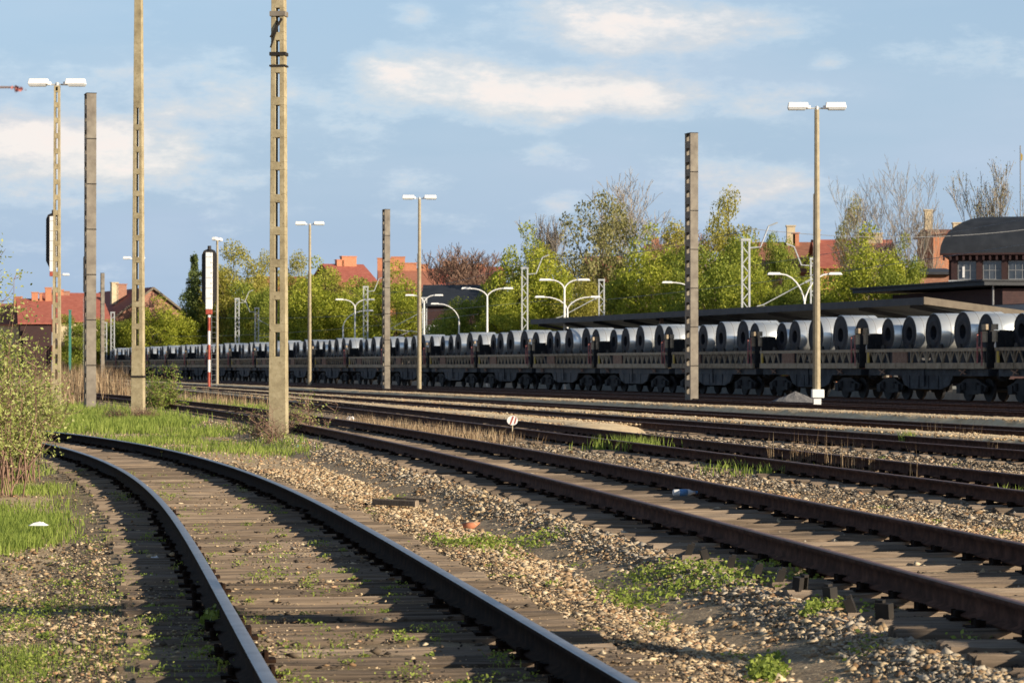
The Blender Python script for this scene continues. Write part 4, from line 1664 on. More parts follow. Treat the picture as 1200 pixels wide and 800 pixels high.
# ------------------------------------------------------------------ houses
def house(name, xl_, xr_, Y, ztop_px, eave_px, depth, label, wall='brick', roof='tile', rz=0.0, gable='side', wins=0, chims=(), base_z=-.1):
    """xl_/xr_: photo columns of its two sides at distance Y; ridge along x ('side') or towards us ('front')"""
    x0, x1 = gx(xl_, Y), gx(xr_, Y)
    W = x1 - x0
    root = empty(name, ((x0 + x1) / 2, Y, base_z), rz, label, 'house')
    zr_, ze_ = gz(ztop_px, Y) - base_z, gz(eave_px, Y) - base_z
    b = MB()
    h = W / 2
    if gable == 'side':
        b.prism([(0, 0), (depth, 0), (depth, ze_), (depth / 2, zr_ - .15), (0, ze_)], -h, h, 'x')
    else:
        b.prism([(-h, 0), (h, 0), (h, ze_), (0, zr_ - .15), (-h, ze_)], 0, depth, 'y')
    b.build('wall', M[wall], root)
    b = MB()
    o = .45
    if gable == 'side':
        sl = (zr_ - ze_) / (depth / 2)
        pts = [(-o, ze_ - o * sl), (depth / 2, zr_), (depth + o, ze_ - o * sl), (depth + o, ze_ - o * sl + .18), (depth / 2, zr_ + .2), (-o, ze_ - o * sl + .18)]
        b.prism(pts, -h - .3, h + .3, 'x')
    else:
        sl = (zr_ - ze_) / h
        pts = [(-h - o, ze_ - o * sl), (0, zr_), (h + o, ze_ - o * sl), (h + o, ze_ - o * sl + .18), (0, zr_ + .2), (-h - o, ze_ - o * sl + .18)]
        b.prism(pts, -.35, depth + .3, 'y')
    rf = b.build('roof', M[roof], root)
    if gable == 'front':
        b = MB()
        for s in (-1, 1):
            b.bar((s * (h + o), -.40, ze_ - o * sl + .05), (0, -.40, zr_ + .08), .08, .26)
        b.build('bargeboard', M['canopyend'], root)
    for (cx, cw, ch, mat) in chims:
        xx = gx(cx, Y) - (x0 + x1) / 2
        b = MB()
        b.box((xx, depth / 2 - .4 if gable == 'side' else depth * .3, zr_ + ch / 2 - 1.0), (cw, .8, ch + 2.0))
        b.box((xx, depth / 2 - .4 if gable == 'side' else depth * .3, zr_ + ch + .05), (cw + .15, .95, .12))
        b.build('chimney', M[mat], rf)
    for i in range(wins):
        xx = -h + W * (i + .5) / wins
        b = MB()
        zz = ze_ * .62 if gable == 'side' else ze_ * .7
        b.box((xx, -.03, zz), (1.3, .12, 1.8))
        f = b.build('window', M['white'], root)
        b = MB()
        for (dx, dz) in ((-.3, -.42), (.3, -.42), (-.3, .42), (.3, .42)):
            b.box((xx + dx, -.10, zz + dz), (.48, .04, .70))
        b.build('pane', M['pane'], f)
    return root


house('brick_house', 134, 224, 362, 338, 371, 26, 'broad brick house with a low gable facing us and red roof at left', 'brick', 'tile', gable='front', wins=3,
      chims=((160, 1.4, .7, 'brick'), (152, .9, .9, 'plaster')), rz=R(24))
house('tiled_house', 62, 128, 352, 343, 376, 16, 'red roofed house with a pink edged gable behind the far left lamp post', 'plaster', 'tile', gable='side', rz=R(18),
      chims=((78, 1.4, .5, 'brickorange'), (88, .8, .3, 'brick')))
house('tiled_house', 24, 66, 340, 350, 378, 14, 'red roofed house with two tall orange chimneys at the far left', 'brickdark', 'tile', gable='side', rz=R(12),
      chims=((43, .8, .9, 'brickorange'), (59, .8, 1.5, 'brickorange'), (50, .35, .8, 'brickorange')), wins=0)
house('tiled_house', -30, 22, 345, 356, 380, 14, 'red roofed house half hidden by the bush at the left edge', 'plaster', 'tileO', gable='side', chims=((10, .9, 1.0, 'brickorange'),))
house('distant_house', 236, 262, 430, 318, 345, 12, 'orange gabled house between the spruce and the yellow-green tree', 'brickorange', 'tileB', gable='front')
house('distant_house', 296, 352, 420, 324, 348, 12, 'red tiled roof showing behind the big concrete ladder pole', 'plaster', 'tile', gable='side')
house('tenement_house', 398, 446, 380, 309, 335, 14, 'steep red roofed house with a dark left gable behind the middle steel mast', 'brickdark', 'tile', gable='side', rz=R(24),
      chims=((428, 2.2, 1.2, 'brickorange'), (417, 1.1, .7, 'brickorange')), wins=3)
house('tenement_house', 446, 514, 395, 314, 340, 14, 'orange roofed tenement with many chimneys right of the middle steel mast', 'brickorange', 'tileO', gable='side', rz=R(4),
      chims=((453, 2.4, 1.6, 'brickorange'), (468, 2.0, 1.8, 'brickorange'), (482, 2.0, .9, 'brickorange'), (498, 1.4, .7, 'brickorange')), wins=4)
house('tenement_house', 516, 590, 400, 312, 336, 14, 'long red tiled roof behind the leafless reddish trees', 'brickorange', 'tile', gable='side', chims=((526, 2.0, .9, 'brickorange'), (560, 2.0, .5, 'brickorange')), wins=4)
house('slate_building', 497, 578, 262, 334, 357, 12, 'maroon building with dark slate roof and white cross windows behind the paired lamp', 'brickdark', 'slate', gable='side', wins=3)
house('brick_house', 690, 728, 300, 300, 330, 10, 'brick house with red roof glimpsed through the olive tree', 'brick', 'tile', gable='side', wins=2)
house('distant_house', 760, 806, 330, 286, 300, 10, 'pale pink roof showing above the trees left of the right steel mast', 'plaster', 'tileO', gable='side', chims=((770, .9, .9, 'brickorange'),))
house('brown_roof_house', 884, 962, 262, 283, 318, 11, 'house with brown roof and tall pale chimney behind the white catenary masts', 'brick', 'tileB', gable='side',
      chims=((933, .8, 1.7, 'plaster'), (939, .6, 1.0, 'brickorange')), wins=3)
house('brick_house', 962, 1052, 255, 280, 312, 11, 'house with a wide red roof right of the tall lamp post', 'brickorange', 'tile', gable='side', chims=((965, .5, 1.0, 'plaster'), (1031, 1.8, .7, 'plaster')), wins=3)
house('brick_house', 1094, 1133, 250, 268, 274, 10, 'orange brick house with a pale chimney beside the station hall roof', 'brickorange', 'tileB', gable='side', chims=((1097, .7, 1.9, 'plaster'), (1132, .9, .7, 'plaster')), wins=1)
house('shed', 1078, 1112, 200, 316, 321, 6, 'low dark flat-roofed shed left of the station hall', 'brick', 'canopy', gable='side')


# ------------------------------------------------------------------ station side: catenary masts, curved lamps, wires
def cat_mast(px, Y, top_px, label, arm=0, bracket=0, rz=0.0):
    root = empty('catenary_mast', (gx(px, Y), Y, -.1), rz, label, 'catenary mast', 'pale overhead line masts behind the train')
    H = gz(top_px, Y) + .1
    b = MB()
    w = .20
    for s in (-1, 1):
        b.box((s * w, 0, H / 2), (.10, .14, H))
    z = .2
    k = 1
    while z < H - .5:
        b.bar((-w * k, -.03, z), (w * k, -.03, z + .5), .03, .05)
        z += .5
        k = -k
    b.box((0, 0, H), (.54, .2, .14))
    b.build('lattice_post', M['galv'], root)
    if arm:
        b = MB()
        b.tube([(arm * .1, 0, H - .45), (arm * .8, 0, H - .4), (arm * 1.25, 0, H + .75), (arm * 1.75, 0, H + .95)], .045, 5)
        b.build('feeder_arm', M['galv'], root)
    if bracket:
        b = MB()
        b.tube([(bracket * .2, 0, H - 1.3), (bracket * 3.2, 0, H - 2.9), (bracket * 3.6, 0, H - 3.0)], .035, 5)
        b.tube([(bracket * .2, 0, H - 3.3), (bracket * 3.2, 0, H - 3.0)], .03, 5)
        b.tube([(bracket * 1.2, 0, H - 3.1), (bracket * 3.0, 0, H - 3.9)], .025, 5)
        b.tube([(bracket * .15, 0, H - 1.3), (bracket * .55, 0, H - 1.5)], .08, 6)
        b.build('cantilever', M['galv'], root)
    return root


cat_mast(874, 150, 281, 'pale lattice mast rising through the canopy right of the steel mast', arm=1)
cat_mast(954, 172, 303, 'pale lattice mast half behind the tall lamp post at right', arm=-1, bracket=-1)
cat_mast(615, 196, 314, 'pale lattice mast left of the canopy\'s far end', arm=1)
cat_mast(705, 215, 328, 'thin pale mast in front of the olive tree', bracket=-1)
cat_mast(428.5, 262, 336, 'pale mast just left of the middle steel mast', arm=1)
cat_mast(497.5, 262, 349, 'pale mast just right of the paired lamp post', bracket=-1)
cat_mast(278, 300, 350, 'pale mast right of the slim lamp post', arm=1)
cat_mast(301, 305, 361, 'shorter pale mast left of the big concrete ladder pole', arm=-1, bracket=1)
cat_mast(132, 330, 366, 'pale mast between the left steel mast and the slim ladder pole')
cat_mast(123, 335, 378, 'short pale mast beside the small dark steel mast')
r_ = empty('green_post', (gx(82, 335), 335, -.1), 0, 'green painted post behind the far left lamp post', 'post')
b = MB()
b.box((0, 0, 4.2), (.28, .2, 8.4))
b.box((0, 0, 8.45), (.4, .3, .12))
b.build('post_body', M['teal'], r_)


def street_lamp(px, Y, top_px, label, arms=(-1, 1), reach=1.7, curve=.8, head=.78):
    root = empty('platform_lamp', (gx(px, Y), Y, 0), 0, label, 'platform lamp', 'white curved platform lamps')
    H = gz(top_px, Y)
    b = MB()
    b.tube([(0, 0, 0), (0, 0, H - curve)], [.09, .06], 6)
    b.build('post', M['white'], root)
    for a in arms:
        b = MB()
        P = []
        for j in range(7):
            t = j / 6
            P.append((a * reach * (t ** 1.6), 0, H - curve + curve * math.sin(t * math.pi / 2)))
        b.tube(P, .045, 5)
        ar = b.build('arm', M['white'], root)
        b = MB()
        b.box((a * (reach + head * .42), 0, H + .02), (head, .24, .14), taper=(.8, .5))
        b.build('lamp_head', M['white'], ar, bevel=.02)
    return root


street_lamp(571, 200, 338, 'white double-armed platform lamp right of centre, left of the pale mast', reach=1.2, curve=.6)
street_lamp(661.5, 178, 328, 'higher white double-armed platform lamp above the canopy\'s far end', reach=.9, curve=.6, head=.85)
street_lamp(665, 200, 348, 'lower white double-armed platform lamp above the canopy\'s far end', reach=1.7, curve=.9)
street_lamp(416, 250, 351, 'white double-armed platform lamp left of the middle steel mast', reach=1.1, curve=.7)
street_lamp(402, 262, 364, 'single-armed curved platform lamp beside the double-armed one', arms=(1,), reach=2.2, curve=1.5)
street_lamp(497, 230, 346, 'white double-armed platform lamp half hidden by the paired lamp post', reach=.9, curve=.6)
street_lamp(538, 240, 356, 'single-armed platform lamp in front of the slate roofed building', arms=(-1,), reach=1.8, curve=1.4)
street_lamp(943, 150, 321, 'white double-armed platform lamp behind the tall lamp post at right', reach=1.35, curve=1.6)
street_lamp(806, 190, 331, 'single-armed platform lamp peeping out left of the right steel mast', arms=(-1,), reach=1.1, curve=.3)

# overhead wires (thin, behind the train)
for (xa, ya, Ya, xb, yb, Yb, lab) in (
        (1210, 255, 150, 640, 340, 300, 'uppermost overhead wire running behind the train from the station hall'),
        (1210, 285, 140, 560, 362, 260, 'second overhead wire running behind the train'),
        (1210, 268, 165, 880, 268, 152, 'wire reaching the bracket of the mast above the canopy'),
        (880, 268, 152, 630, 303, 198, 'wire between the two pale masts nearest the canopy'),
        (630, 303, 198, 430, 345, 262, 'wire from the pale mast at the canopy end towards the left'),
        (560, 368, 230, 200, 394, 330, 'low overhead wire above the far part of the train'),
        (640, 352, 200, 250, 372, 320, 'middle overhead wire above the far part of the train')):
    A = Vector((gx(xa, Ya), Ya, gz(ya, Ya)))
    B_ = Vector((gx(xb, Yb), Yb, gz(yb, Yb)))
    P = []
    for j in range(13):
        t = j / 12
        q = A.lerp(B_, t)
        q.z -= 4 * .5 * t * (1 - t)
        P.append(q)
    b = MB()
    b.tube(P, .016, 4)
    tag(b.build('overhead_wire', M['wire']), lab, 'wire', 'overhead wires of the station')


# ------------------------------------------------------------------ trees
def skeleton(H, spread, levels, nchild, seed, up=.55, trunk=.3, thick=.02, droop=0.0, crookd=.12):
    """returns list of (points, radii) and list of twig end points"""
    r = random.Random(seed)
    segs, ends = [], []

    def grow(p, d, L, rad, lv):
        n = 4
        pts, rr = [p.copy()], [rad]
        q = p.copy()
        dd = d.copy()
        for i in range(n):
            dd = (dd + Vector((r.gauss(0, crookd), r.gauss(0, crookd), r.gauss(0, crookd * .6) + (.05 if lv < levels else -droop)))).normalized()
            q = q + dd * (L / n)
            pts.append(q.copy())
            rr.append(rad * (1 - .5 * (i + 1) / n))
        segs.append((pts, rr, lv))
        if lv >= levels:
            ends.append(pts[-1])
            ends.append(pts[2])
            return
        k = nchild[min(lv, len(nchild) - 1)]
        for j in range(k):
            t = r.uniform(.35, 1.0) if lv else r.uniform(trunk, 1.0)
            i0 = min(n - 1, int(t * n))
            base = pts[i0].lerp(pts[i0 + 1], t * n - i0)
            a = 6.283 * (j + r.random() * .7) / k
            side = Vector((math.cos(a), math.sin(a), 0))
            nd_ = (dd * up + side * (1 - up) * spread + Vector((0, 0, .25))).normalized()
            grow(base, nd_, L * r.uniform(.52, .78), rr[i0] * .55, lv + 1)
        grow(pts[-1], dd, L * .62, rr[-1] * .8, lv + 1)
    grow(Vector((0, 0, 0)), Vector((0, 0, 1)), H * .42, H * thick, 0)
    return segs, ends


def tree_proto(name, H, spread, levels, nchild, seed, bark, leaf=None, nleaf=0, lsize=.2, lsig=.5, label='x', cat='tree', group=None, minr=.012, up=.55, thick=.02, trunk=.3, conifer=False,
               sprout=True, loc=(0, 0, 0), squash=1.0):
    root = empty(name, loc, 0, label, cat, group)
    segs, ends = skeleton(H, spread, levels, nchild, seed, up=up, thick=thick, trunk=trunk)
    top = max(p.z for p in ends)
    sc = H / top
    b = MB()
    for pts, rr, lv in segs:
        n = 7 if lv == 0 else (4 if lv < 2 else 3)
        b.tube([p * sc for p in pts], [max(minr, q) for q in rr], n, cap=False)
    b.build('trunk', bark, root, fix=False)
    if nleaf:
        E = np.array([tuple(p * sc) for p in ends])
        r = np.random.default_rng(seed)
        k = r.integers(0, len(E), nleaf)
        P = E[k] + r.normal(0, lsig, (nleaf, 3)) * np.array([1, 1, .75])
        P = P[P[:, 2] > H * .08]
        leaf_cloud('crown', P, lsize, leaf, root)
    return root


def blob_tree(name, W, H, z0, seed, leaf, nclump, nleaf, lsize, label, group='spring-green trees behind the train', bark=None, clump=.95, cat='tree', pointy=0.0):
    """broad leafy tree: limbs up to leaf clumps spread through the crown volume, uneven outline"""
    root = empty(name, (0, 0, 0), 0, label, cat, group)
    r = np.random.default_rng(seed)
    C = []
    while len(C) < nclump:
        p = r.uniform(-1, 1, 3)
        d = np.linalg.norm(p)
        if d > 1 or d < .35:
            continue
        hh = (p[2] + 1) / 2
        wid = 1 - pointy * hh
        rough = 1 + .18 * math.sin(p[0] * 5 + seed) * math.cos(p[1] * 4 + seed * 2)
        C.append((p[0] * W * wid * rough, p[1] * W * .9 * wid * rough, z0 + hh * (H - z0) * (1 + .06 * r.normal())))
    C = np.array(C)
    b = MB()
    hub = Vector((0, 0, z0 + (H - z0) * .3))
    b.tube([(0, 0, -.3), (.06, 0, z0 * .6), hub], [.24, .20, .13], 7)
    for c in C[::max(1, nclump // 26)]:
        c = Vector(c)
        mid = hub.lerp(c, .5) + Vector((0, 0, -.2))
        b.tube([hub - Vector((0, 0, .4)), mid, c], [.09, .05, .02], 4)
    b.build('trunk', bark or M['bark'], root, fix=False)
    sz = r.uniform(.55, 1.35, nclump)
    wts = sz ** 2
    k = r.choice(nclump, nleaf, p=wts / wts.sum())
    n = r.normal(0, 1, (nleaf, 3))
    n /= np.linalg.norm(n, axis=1)[:, None]
    rad = clump * sz[k] * r.uniform(.55, 1.05, nleaf)
    P = C[k] + n * rad[:, None] * np.array([1.15, 1.15, .7])
    P[:, 2] = np.maximum(P[:, 2], .3)
    leaf_cloud('crown', P, lsize, leaf, root)
    return root


def place(src, px, Y, H_px, base_H, W_px, base_W, label, used, rz=None, zscale=None):
    o = copy_tree(src, label) if used.get(src.name) else src
    used[src.name] = 1
    o['label'] = label
    H = gz(H_px, Y) + .1
    s = (W_px * 1.2 / F * Y) / base_W
    o.location = (gx(px, Y), Y, -.1)
    o.scale = (s, s, H / base_H * 1.06)
    o.rotation_euler = (0, 0, rz if rz is not None else random.uniform(0, 6.28))
    return o


used = {}
BW, BH = 4.2, 9.0
A1 = blob_tree('leafy_tree', BW, BH, 1.4, 31, M['leafA'], 95, 21000, .20, 'x')
A2 = blob_tree('leafy_tree', BW, BH, 1.2, 57, M['leafE'], 80, 21000, .20, 'x')
B1 = blob_tree('yellowish_tree', BW, BH, 1.4, 44, M['leafB'], 85, 19000, .18, 'x', pointy=.3)
D1 = blob_tree('olive_tree', BW, BH, 2.6, 47, M['leafD'], 60, 9500, .19, 'x', clump=.8)
# (proto, column, distance, top row, half width px, label)
TREES = [
    (A1, 186, 345, 361, 36, 'rounded bright green tree in front of the brick gable at left'),
    (A2, 95, 346, 372, 26, 'low green tree behind the left steel mast'),
    (A2, 140, 350, 378, 22, 'small green tree left of the rounded one by the brick gable'),
    (B1, 160, 360, 372, 14, 'small yellowish tree beside the slim ladder pole'),
    (B1, 276, 350, 302, 33, 'tall yellow-green tree behind the slim lamp post'),
    (A2, 300, 345, 336, 34, 'green tree left of the big concrete ladder pole'),
    (B1, 312, 360, 312, 18, 'narrow yellowish tree behind the big concrete ladder pole'),
    (A2, 243, 352, 335, 26, 'low green tree behind the red and white signal'),
    (A1, 366, 300, 322, 37, 'large green tree behind the lamp post beside the big ladder pole'),
    (B1, 350, 320, 313, 22, 'yellowish treetop above the large green tree left of centre'),
    (A2, 340, 310, 370, 28, 'low green tree right of the big ladder pole'),
    (A1, 408, 300, 345, 26, 'green tree left of the curved platform lamps'),
    (A1, 462, 290, 327, 38, 'broad bright green tree behind the middle steel mast'),
    (A2, 430, 310, 330, 26, 'green tree between the middle mast and the curved lamps'),
    (A2, 497, 300, 352, 20, 'small green tree behind the paired lamp post'),
    (A2, 556, 245, 348, 34, 'green tree in front of the slate roofed building'),
    (B1, 584, 250, 338, 22, 'yellowish tree beside the slate roofed building'),
    (A1, 618, 240, 289, 42, 'tall bright green tree under the bare grey poplar'),
    (A2, 655, 245, 330, 30, 'green tree behind the canopy\'s far end'),
    (A1, 600, 236, 352, 34, 'low green tree left of the pale mast'),
    (B1, 690, 235, 340, 32, 'low yellow-green tree under the olive tree'),
    (D1, 703, 246, 236, 44, 'large olive-leaved tree with open branches right of centre'),
    (A1, 764, 225, 290, 44, 'broad green tree left of the right steel mast'),
    (A2, 730, 228, 335, 34, 'lower green tree above the canopy'),
    (A2, 840, 215, 284, 46, 'broad green tree right of the right steel mast'),
    (A1, 800, 220, 320, 36, 'lower green tree behind the right steel mast'),
    (B1, 850, 240, 248, 28, 'wispy yellow-green treetop right of the right steel mast'),
    (A1, 884, 208, 318, 34, 'green tree behind the first white mast above the canopy'),
    (A2, 913, 228, 280, 22, 'small green treetop left of the tall pale chimney'),
    (A2, 925, 206, 335, 30, 'low green tree under the brown roof'),
    (A1, 1022, 198, 290, 44, 'broad green tree left of the station hall'),
    (B1, 985, 203, 330, 30, 'yellowish tree right of the tall lamp post'),
    (A2, 1058, 196, 312, 26, 'green tree beside the low shed'),
    (A1, 128, 352, 384, 24, 'low green tree just left of the slim ladder pole'),
    (A2, 215, 349, 376, 24, 'low green tree between the brick gable and the spruce'),
    (A1, 258, 356, 330, 22, 'green tree behind the slim lamp post, under the yellow-green one'),
    (A2, 326, 340, 340, 24, 'green tree right behind the big concrete ladder pole'),
    (B1, 388, 322, 330, 24, 'yellowish tree behind the large green tree left of centre'),
    (A2, 484, 300, 338, 30, 'green tree between the middle steel mast and the paired lamp post'),
    (A1, 530, 255, 366, 24, 'low green tree under the slate roof'),
    (B1, 640, 262, 306, 32, 'yellow-green treetop between the poplar and the olive tree'),
    (A1, 715, 252, 318, 34, 'green tree filling behind the olive tree trunk'),
    (B1, 790, 262, 282, 32, 'yellowish treetop behind the right steel mast'),
    (A2, 870, 232, 292, 36, 'green treetop between the right steel mast and the white mast'),
    (A1, 945, 214, 322, 34, 'green tree behind the platform lamp at right'),
    (A2, 975, 202, 340, 34, 'low green tree right behind the tall lamp post'),
    (A1, 1062, 215, 300, 26, 'green tree in front of the leafless twin trees'),
    (B1, 1000, 245, 258, 20, 'wispy treetop left of the bare twin trees'),
]
for (src, px, Y, tp, hw, lab) in TREES:
    place(src, px, Y, tp, BH, hw, BW * (1 - .2 * (src in (B1,))), lab, used)

# dark conifer-like tree on the left
root = empty('spruce_tree', (gx(228, 350), 350, -.1), 0, 'dark green spruce left of the red and white signal', 'tree')
Hs = gz(298, 350)
b = MB()
b.tube([(0, 0, 0), (0, 0, Hs * .97)], [.25, .04], 6)
b.build('trunk', M['bark'], root, fix=False)
r = np.random.default_rng(9)
n = 15000
tier = r.integers(0, 15, n)
tz = 1.5 + (Hs - 1.8) * tier / 15
wd = (1 - tier / 15.3) ** .8 * 3.4 * (1 + .3 * np.sin(tier * 2.3))
a = r.uniform(0, 6.28, n)
lob = .7 + .3 * np.sin(a * 3 + tier * 1.7)
rr = r.uniform(0.1, 1, n) ** .6 * wd * lob
P = np.stack([rr * np.cos(a), rr * np.sin(a), tz + r.normal(0, .25, n) - rr * .12 + .7], -1)
leaf_cloud('crown', P, .24, M['leafC'], root)

# bare trees
bare1 = tree_proto('bare_tree', 17, 1.25, 5, (4, 3, 3, 3, 2), 3, M['barkpale'], label='x', group='leafless trees', minr=.019, up=.52)
bare2 = tree_proto('bare_tree', 15, 1.35, 5, (4, 3, 3, 3, 2), 12, M['barkpale'], label='x', group='leafless trees', minr=.019, up=.50)
bare3 = tree_proto('bare_tree', 13, 1.1, 5, (5, 3, 3, 3, 2), 18, M['barkred'], label='x', group='leafless trees', minr=.022, up=.55)


def place_bare(src, H0, px, Y, tp, wscale, label, rz=0.0):
    o = copy_tree(src, label) if used.get(src.name) else src
    used[src.name] = 1
    o['label'] = label
    s = (gz(tp, Y) + .1) / H0
    o.location = (gx(px, Y), Y, -.1)
    o.scale = (s * wscale, s * wscale, s)
    o.rotation_euler = (0, 0, rz)
    return o


place_bare(bare1, 17, 743, 262, 189, .85, 'big leafless tree towering behind the green trees right of centre', 1.0)
place_bare(bare1, 17, 1090, 236, 180, .55, 'taller of the leafless twin trees left of the station hall', 2.4)
place_bare(bare2, 15, 1040, 240, 205, .52, 'shorter of the leafless twin trees left of the station hall', .4)
place_bare(bare3, 13, 526, 330, 290, 1.2, 'left leafless reddish tree in front of the red roofs', 0)
place_bare(bare3, 13, 560, 335, 285, 1.2, 'right leafless reddish tree in front of the red roofs', 2)
place_bare(bare3, 13, 820, 300, 262, 1.2, 'small leafless tree behind the right steel mast', 2)
pop = tree_proto('bare_poplar', 17, .25, 5, (9, 4, 3, 3, 2), 23, M['barkpale'], label='narrow leafless grey poplar above the tall green tree', group='leafless trees', minr=.016, up=.86, trunk=.1)
pop.location = (gx(620, 330), 330, -.1)
s = (gz(251, 330)) / 17
pop.scale = (s * 1.1, s * 1.1, s)
bud = tree_proto('budding_tree', 16, 1.0, 5, (5, 3, 3, 3, 2), 28, M['barkpale'], M['leafD'], 3800, .13, .35, label='half-leafed tree with pale buds behind the station hall roof', minr=.026, up=.55)
bud.location = (gx(1180, 212), 212, -.1)
s = (gz(183, 212)) / 16
bud.scale = (s * .6, s * .6, s)


# willow bush at the left edge
def bush(px, Y, H, W, ns, nleaf, label, name='willow_bush', leaf='leafW', lsize=.042, seed=5, bark='barkred', lsig=.07, tall=()):
    root = empty(name, (gx(px, Y), Y, -.08), 0, label, 'bush')
    r = random.Random(seed)
    b = MB()
    pts_all = []
    for i in range(ns):
        a = r.uniform(0, 6.28)
        hh = H * r.uniform(.45, 1.0) * (1 if r.random() < .6 else .7)
        out = W * r.uniform(.15, 1.0) * (1.15 - .5 * hh / H)
        P = [Vector((r.gauss(0, W * .28), r.gauss(0, W * .28), 0))]
        for j in range(1, 7):
            t = j / 6
            P.append(P[0] + Vector((math.cos(a) * out * t ** 1.2 + r.gauss(0, .03), math.sin(a) * out * t ** 1.2 + r.gauss(0, .03), hh * t)))
        b.tube(P, [.010, .009, .008, .006, .005, .004, .003], 4, cap=False)
        for j in range(2, 7):
            for q in range(2):
                d = Vector((r.gauss(0, 1), r.gauss(0, 1), r.uniform(.1, .9))).normalized() * r.uniform(.12, .32)
                b.tube([P[j], P[j] + d * .6, P[j] + d + Vector((0, 0, .04))], [.005, .004, .002], 3, cap=False)
                for t in (.35, .7, 1.0):
                    pts_all.append(tuple(P[j] + d * t))
            pts_all.append(tuple(P[j]))
    b.build('stems', M[bark], root, fix=False)
    E = np.array(pts_all)
    g = np.random.default_rng(seed)
    k = g.integers(0, len(E), nleaf)
    P = E[k] + g.normal(0, lsig, (nleaf, 3))
    P = P[(P[:, 2] > H * .16) | (g.uniform(0, 1, len(P)) < .15)]
    leaf_cloud('foliage', P, lsize, M[leaf], root, flat=1.0)
    return root


bush(-28, 33, 3.1, .82, 80, 12500, 'tall willow bush with pale green leaves at the left edge', seed=5)
bush(20, 37, 1.8, .55, 45, 6500, 'shorter willow bush with brown stems beside the bend of the near track', seed=8)
bush(44, 62, 1.15, .8, 40, 3500, 'low leafy bush behind the rails at the left', name='low_bush', seed=12, lsize=.06)
bush(190, 88, 1.65, .85, 40, 3600, 'green sapling bush right of the slim ladder pole', name='low_bush', seed=15, lsize=.065, leaf='grass')
bush(352, 58, .95, .75, 22, 420, 'sparse budding shrub right of the big ladder pole', name='sparse_shrub', seed=17, lsize=.05)
bush(305, 57, .75, .6, 16, 260, 'twiggy shrub at the foot of the big ladder pole', name='sparse_shrub', seed=19, lsize=.045)
bush(322, 54, .8, .35, 12, 40, 'bare twiggy sprout leaning in front of the big ladder pole', name='bare_sprout', seed=23, lsize=.04)
bush(135, 76, .30, .28, 30, 700, 'dark green clump left of the slim ladder pole foot', name='dark_shrub', seed=29, lsize=.05, leaf='leafC')
bush(168, 77, .4, .4, 24, 150, 'brown bramble at the foot of the slim ladder pole', name='bramble', seed=31, lsize=.05, leaf='dry')

# tip of a near branch reaching in from the left edge
root = empty('budding_branch', (gx(-60, 9.5), 9.5, 2.45), 0, 'blurred branch tip with reddish buds reaching in from the left edge', 'branch')
b = MB()
b.tube([(0, 0, -.0), (.12, 0, .02), (.24, 0, .02)], [.006, .005, .003], 5)
b.tube([(-.05, 0, -.9), (-.02, 0, -.3), (0, 0, 0)], [.012, .010, .006], 5)
b.build('twig', M['barkred'], root, fix=False)
leaf_cloud('bud', np.array([(.24 + random.gauss(0, .008), random.gauss(0, .008), .015 + random.gauss(0, .004)) for _ in range(26)]), .022, M['rosy'], root)

# ------------------------------------------------------------------ litter and small things
def litter(px, py, w, h, mat, label, name='litter', zz=-.03):
    Y = (CAMH - zz) * F / (py - HZ)
    b = MB()
    n = 5
    vs = []
    for j in range(n):
        for i in range(n):
            vs.append((gx(px, Y) + (i / (n - 1) - .5) * w, Y + (j / (n - 1) - .5) * w * .8, zz + h * (.3 + .7 * random.random())))
    for j in range(n):
        for i in range(n):
            if i in (0, n - 1) or j in (0, n - 1):
                q = vs[j * n + i]
                vs[j * n + i] = (q[0] + random.gauss(0, w * .06), q[1], zz)
    b.add(vs, [(j * n + i, j * n + i + 1, (j + 1) * n + i + 1, (j + 1) * n + i) for j in range(n - 1) for i in range(n - 1)])
    tag(b.build(name, mat), label, 'litter')


litter(46, 615, .17, .035, M['paper'], 'crumpled white paper in the grass left of the near track', 'paper_scrap', zz=.06)
litter(181, 656, .09, .04, M['paper'], 'small white scrap beside the left rail of the near track', 'paper_scrap')
litter(590, 608, .20, .05, M['stone_grey'], 'pale flat stone in the stony ground', 'flat_stone')
litter(352, 527, .20, .10, M['cyan'], 'pale green glass scrap right of the big ladder pole foot', 'glass_scrap')
litter(411, 492, .26, .12, M['paper'], 'white scrap in the dry grass behind the second track', 'paper_scrap')
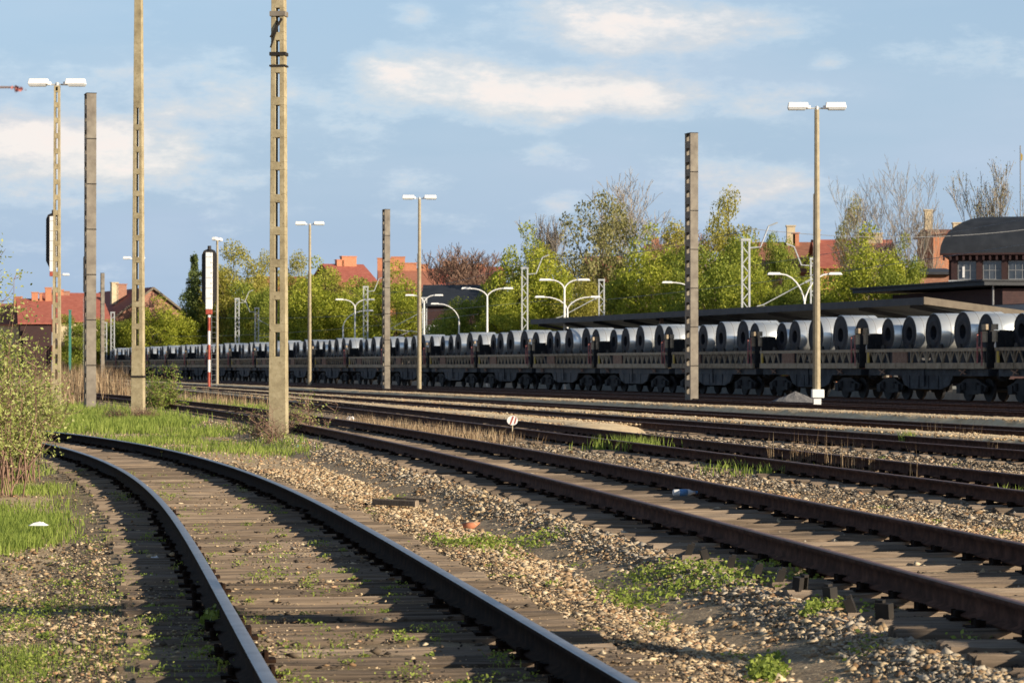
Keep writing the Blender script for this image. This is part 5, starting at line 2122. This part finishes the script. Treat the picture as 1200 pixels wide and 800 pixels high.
# bottle between rails of second track
Yb = 1.42 * F / (585 - HZ)
root = empty('plastic_bottle', (gx(802, Yb), Yb, .12), R(14), 'white and blue plastic bottle lying between the rails of the second track', 'bottle')
b = MB()
b.tube([(-.13, 0, .035), (-.12, 0, .035), (.05, 0, .035), (.09, 0, .035), (.12, 0, .035)], [.02, .036, .036, .018, .014], 12)
bt = b.build('bottle_body', M['paper'], root, smooth=True)
b = MB()
b.tube([(-.06, 0, .035), (.03, 0, .035)], .0375, 12)
b.build('bottle_wrap', M['blue'], root, smooth=True)
b = MB()
b.tube([(.12, 0, .035), (.145, 0, .035)], .017, 10)
b.build('cap', M['blue'], root)

# bricks and lumps
for (px, py, s, mat, lab) in ((561, 572, .10, 'iron', 'dark lump of slag in front of the second track'), (585, 574, .07, 'iron', 'smaller dark lump beside the larger one'),
                              (646, 592, .14, 'iron', 'black flat lump near the left rail of the second track'), (665, 606, .09, 'brick', 'broken red brick before the second track'),
                              (550, 617, .09, 'brickorange', 'orange brick fragment in the middle of the stones'), (575, 611, .06, 'iron', 'black stone beside the pale flat stone')):
    Y = 1.55 * F / (py - HZ)
    v, f = ico()
    g = np.random.default_rng(int(px))
    P = v * (1 + g.normal(0, .22, (12, 1))) * np.array([s * 1.2, s, s * .6])
    P = P + np.array([gx(px, Y), Y, -.04])
    tag(np_mesh('slag_lump' if mat == 'iron' else 'brick_fragment', P, f, M[mat]), lab, 'stone')

# a yellow dandelion or two by the right rail
for (px, py) in ((189, 534), (312, 570)):
    Y = 1.45 * F / (py - HZ)
    root = empty('dandelion', (gx(px, Y), Y, -.05), 0, 'yellow dandelion beside the right rail of the near track, %s' % ('farther one' if py < 550 else 'nearer one'), 'flower')
    b = MB()
    b.tube([(0, 0, 0), (.01, 0, .16)], .003, 4)
    b.build('stem', M['weed'], root)
    b = MB()
    b.tube([(.01, 0, .16), (.01, 0, .175)], [.02, .03], 10)
    b.build('blossom', M['yellow'], root)

# pole standing out of frame to the right of the camera: its shadow crosses the near track
A = Vector((.10, 15.4, 0))
base = A + Vector((math.sin(SUN_AZ), -math.cos(SUN_AZ), 0)) * 19.0
root = empty('concrete_pole', (base.x, base.y, -.08), 0, 'concrete pole standing out of frame on the right, casting a shadow across the near track', 'pole', 'tapering concrete lattice poles')
b = MB()
b.box((0, 0, 6.5), (.42, .42, 13), taper=(.6, .6))
b.box((0, 0, .3), (.7, .7, .6))
b.build('shaft', M['conc'], root)
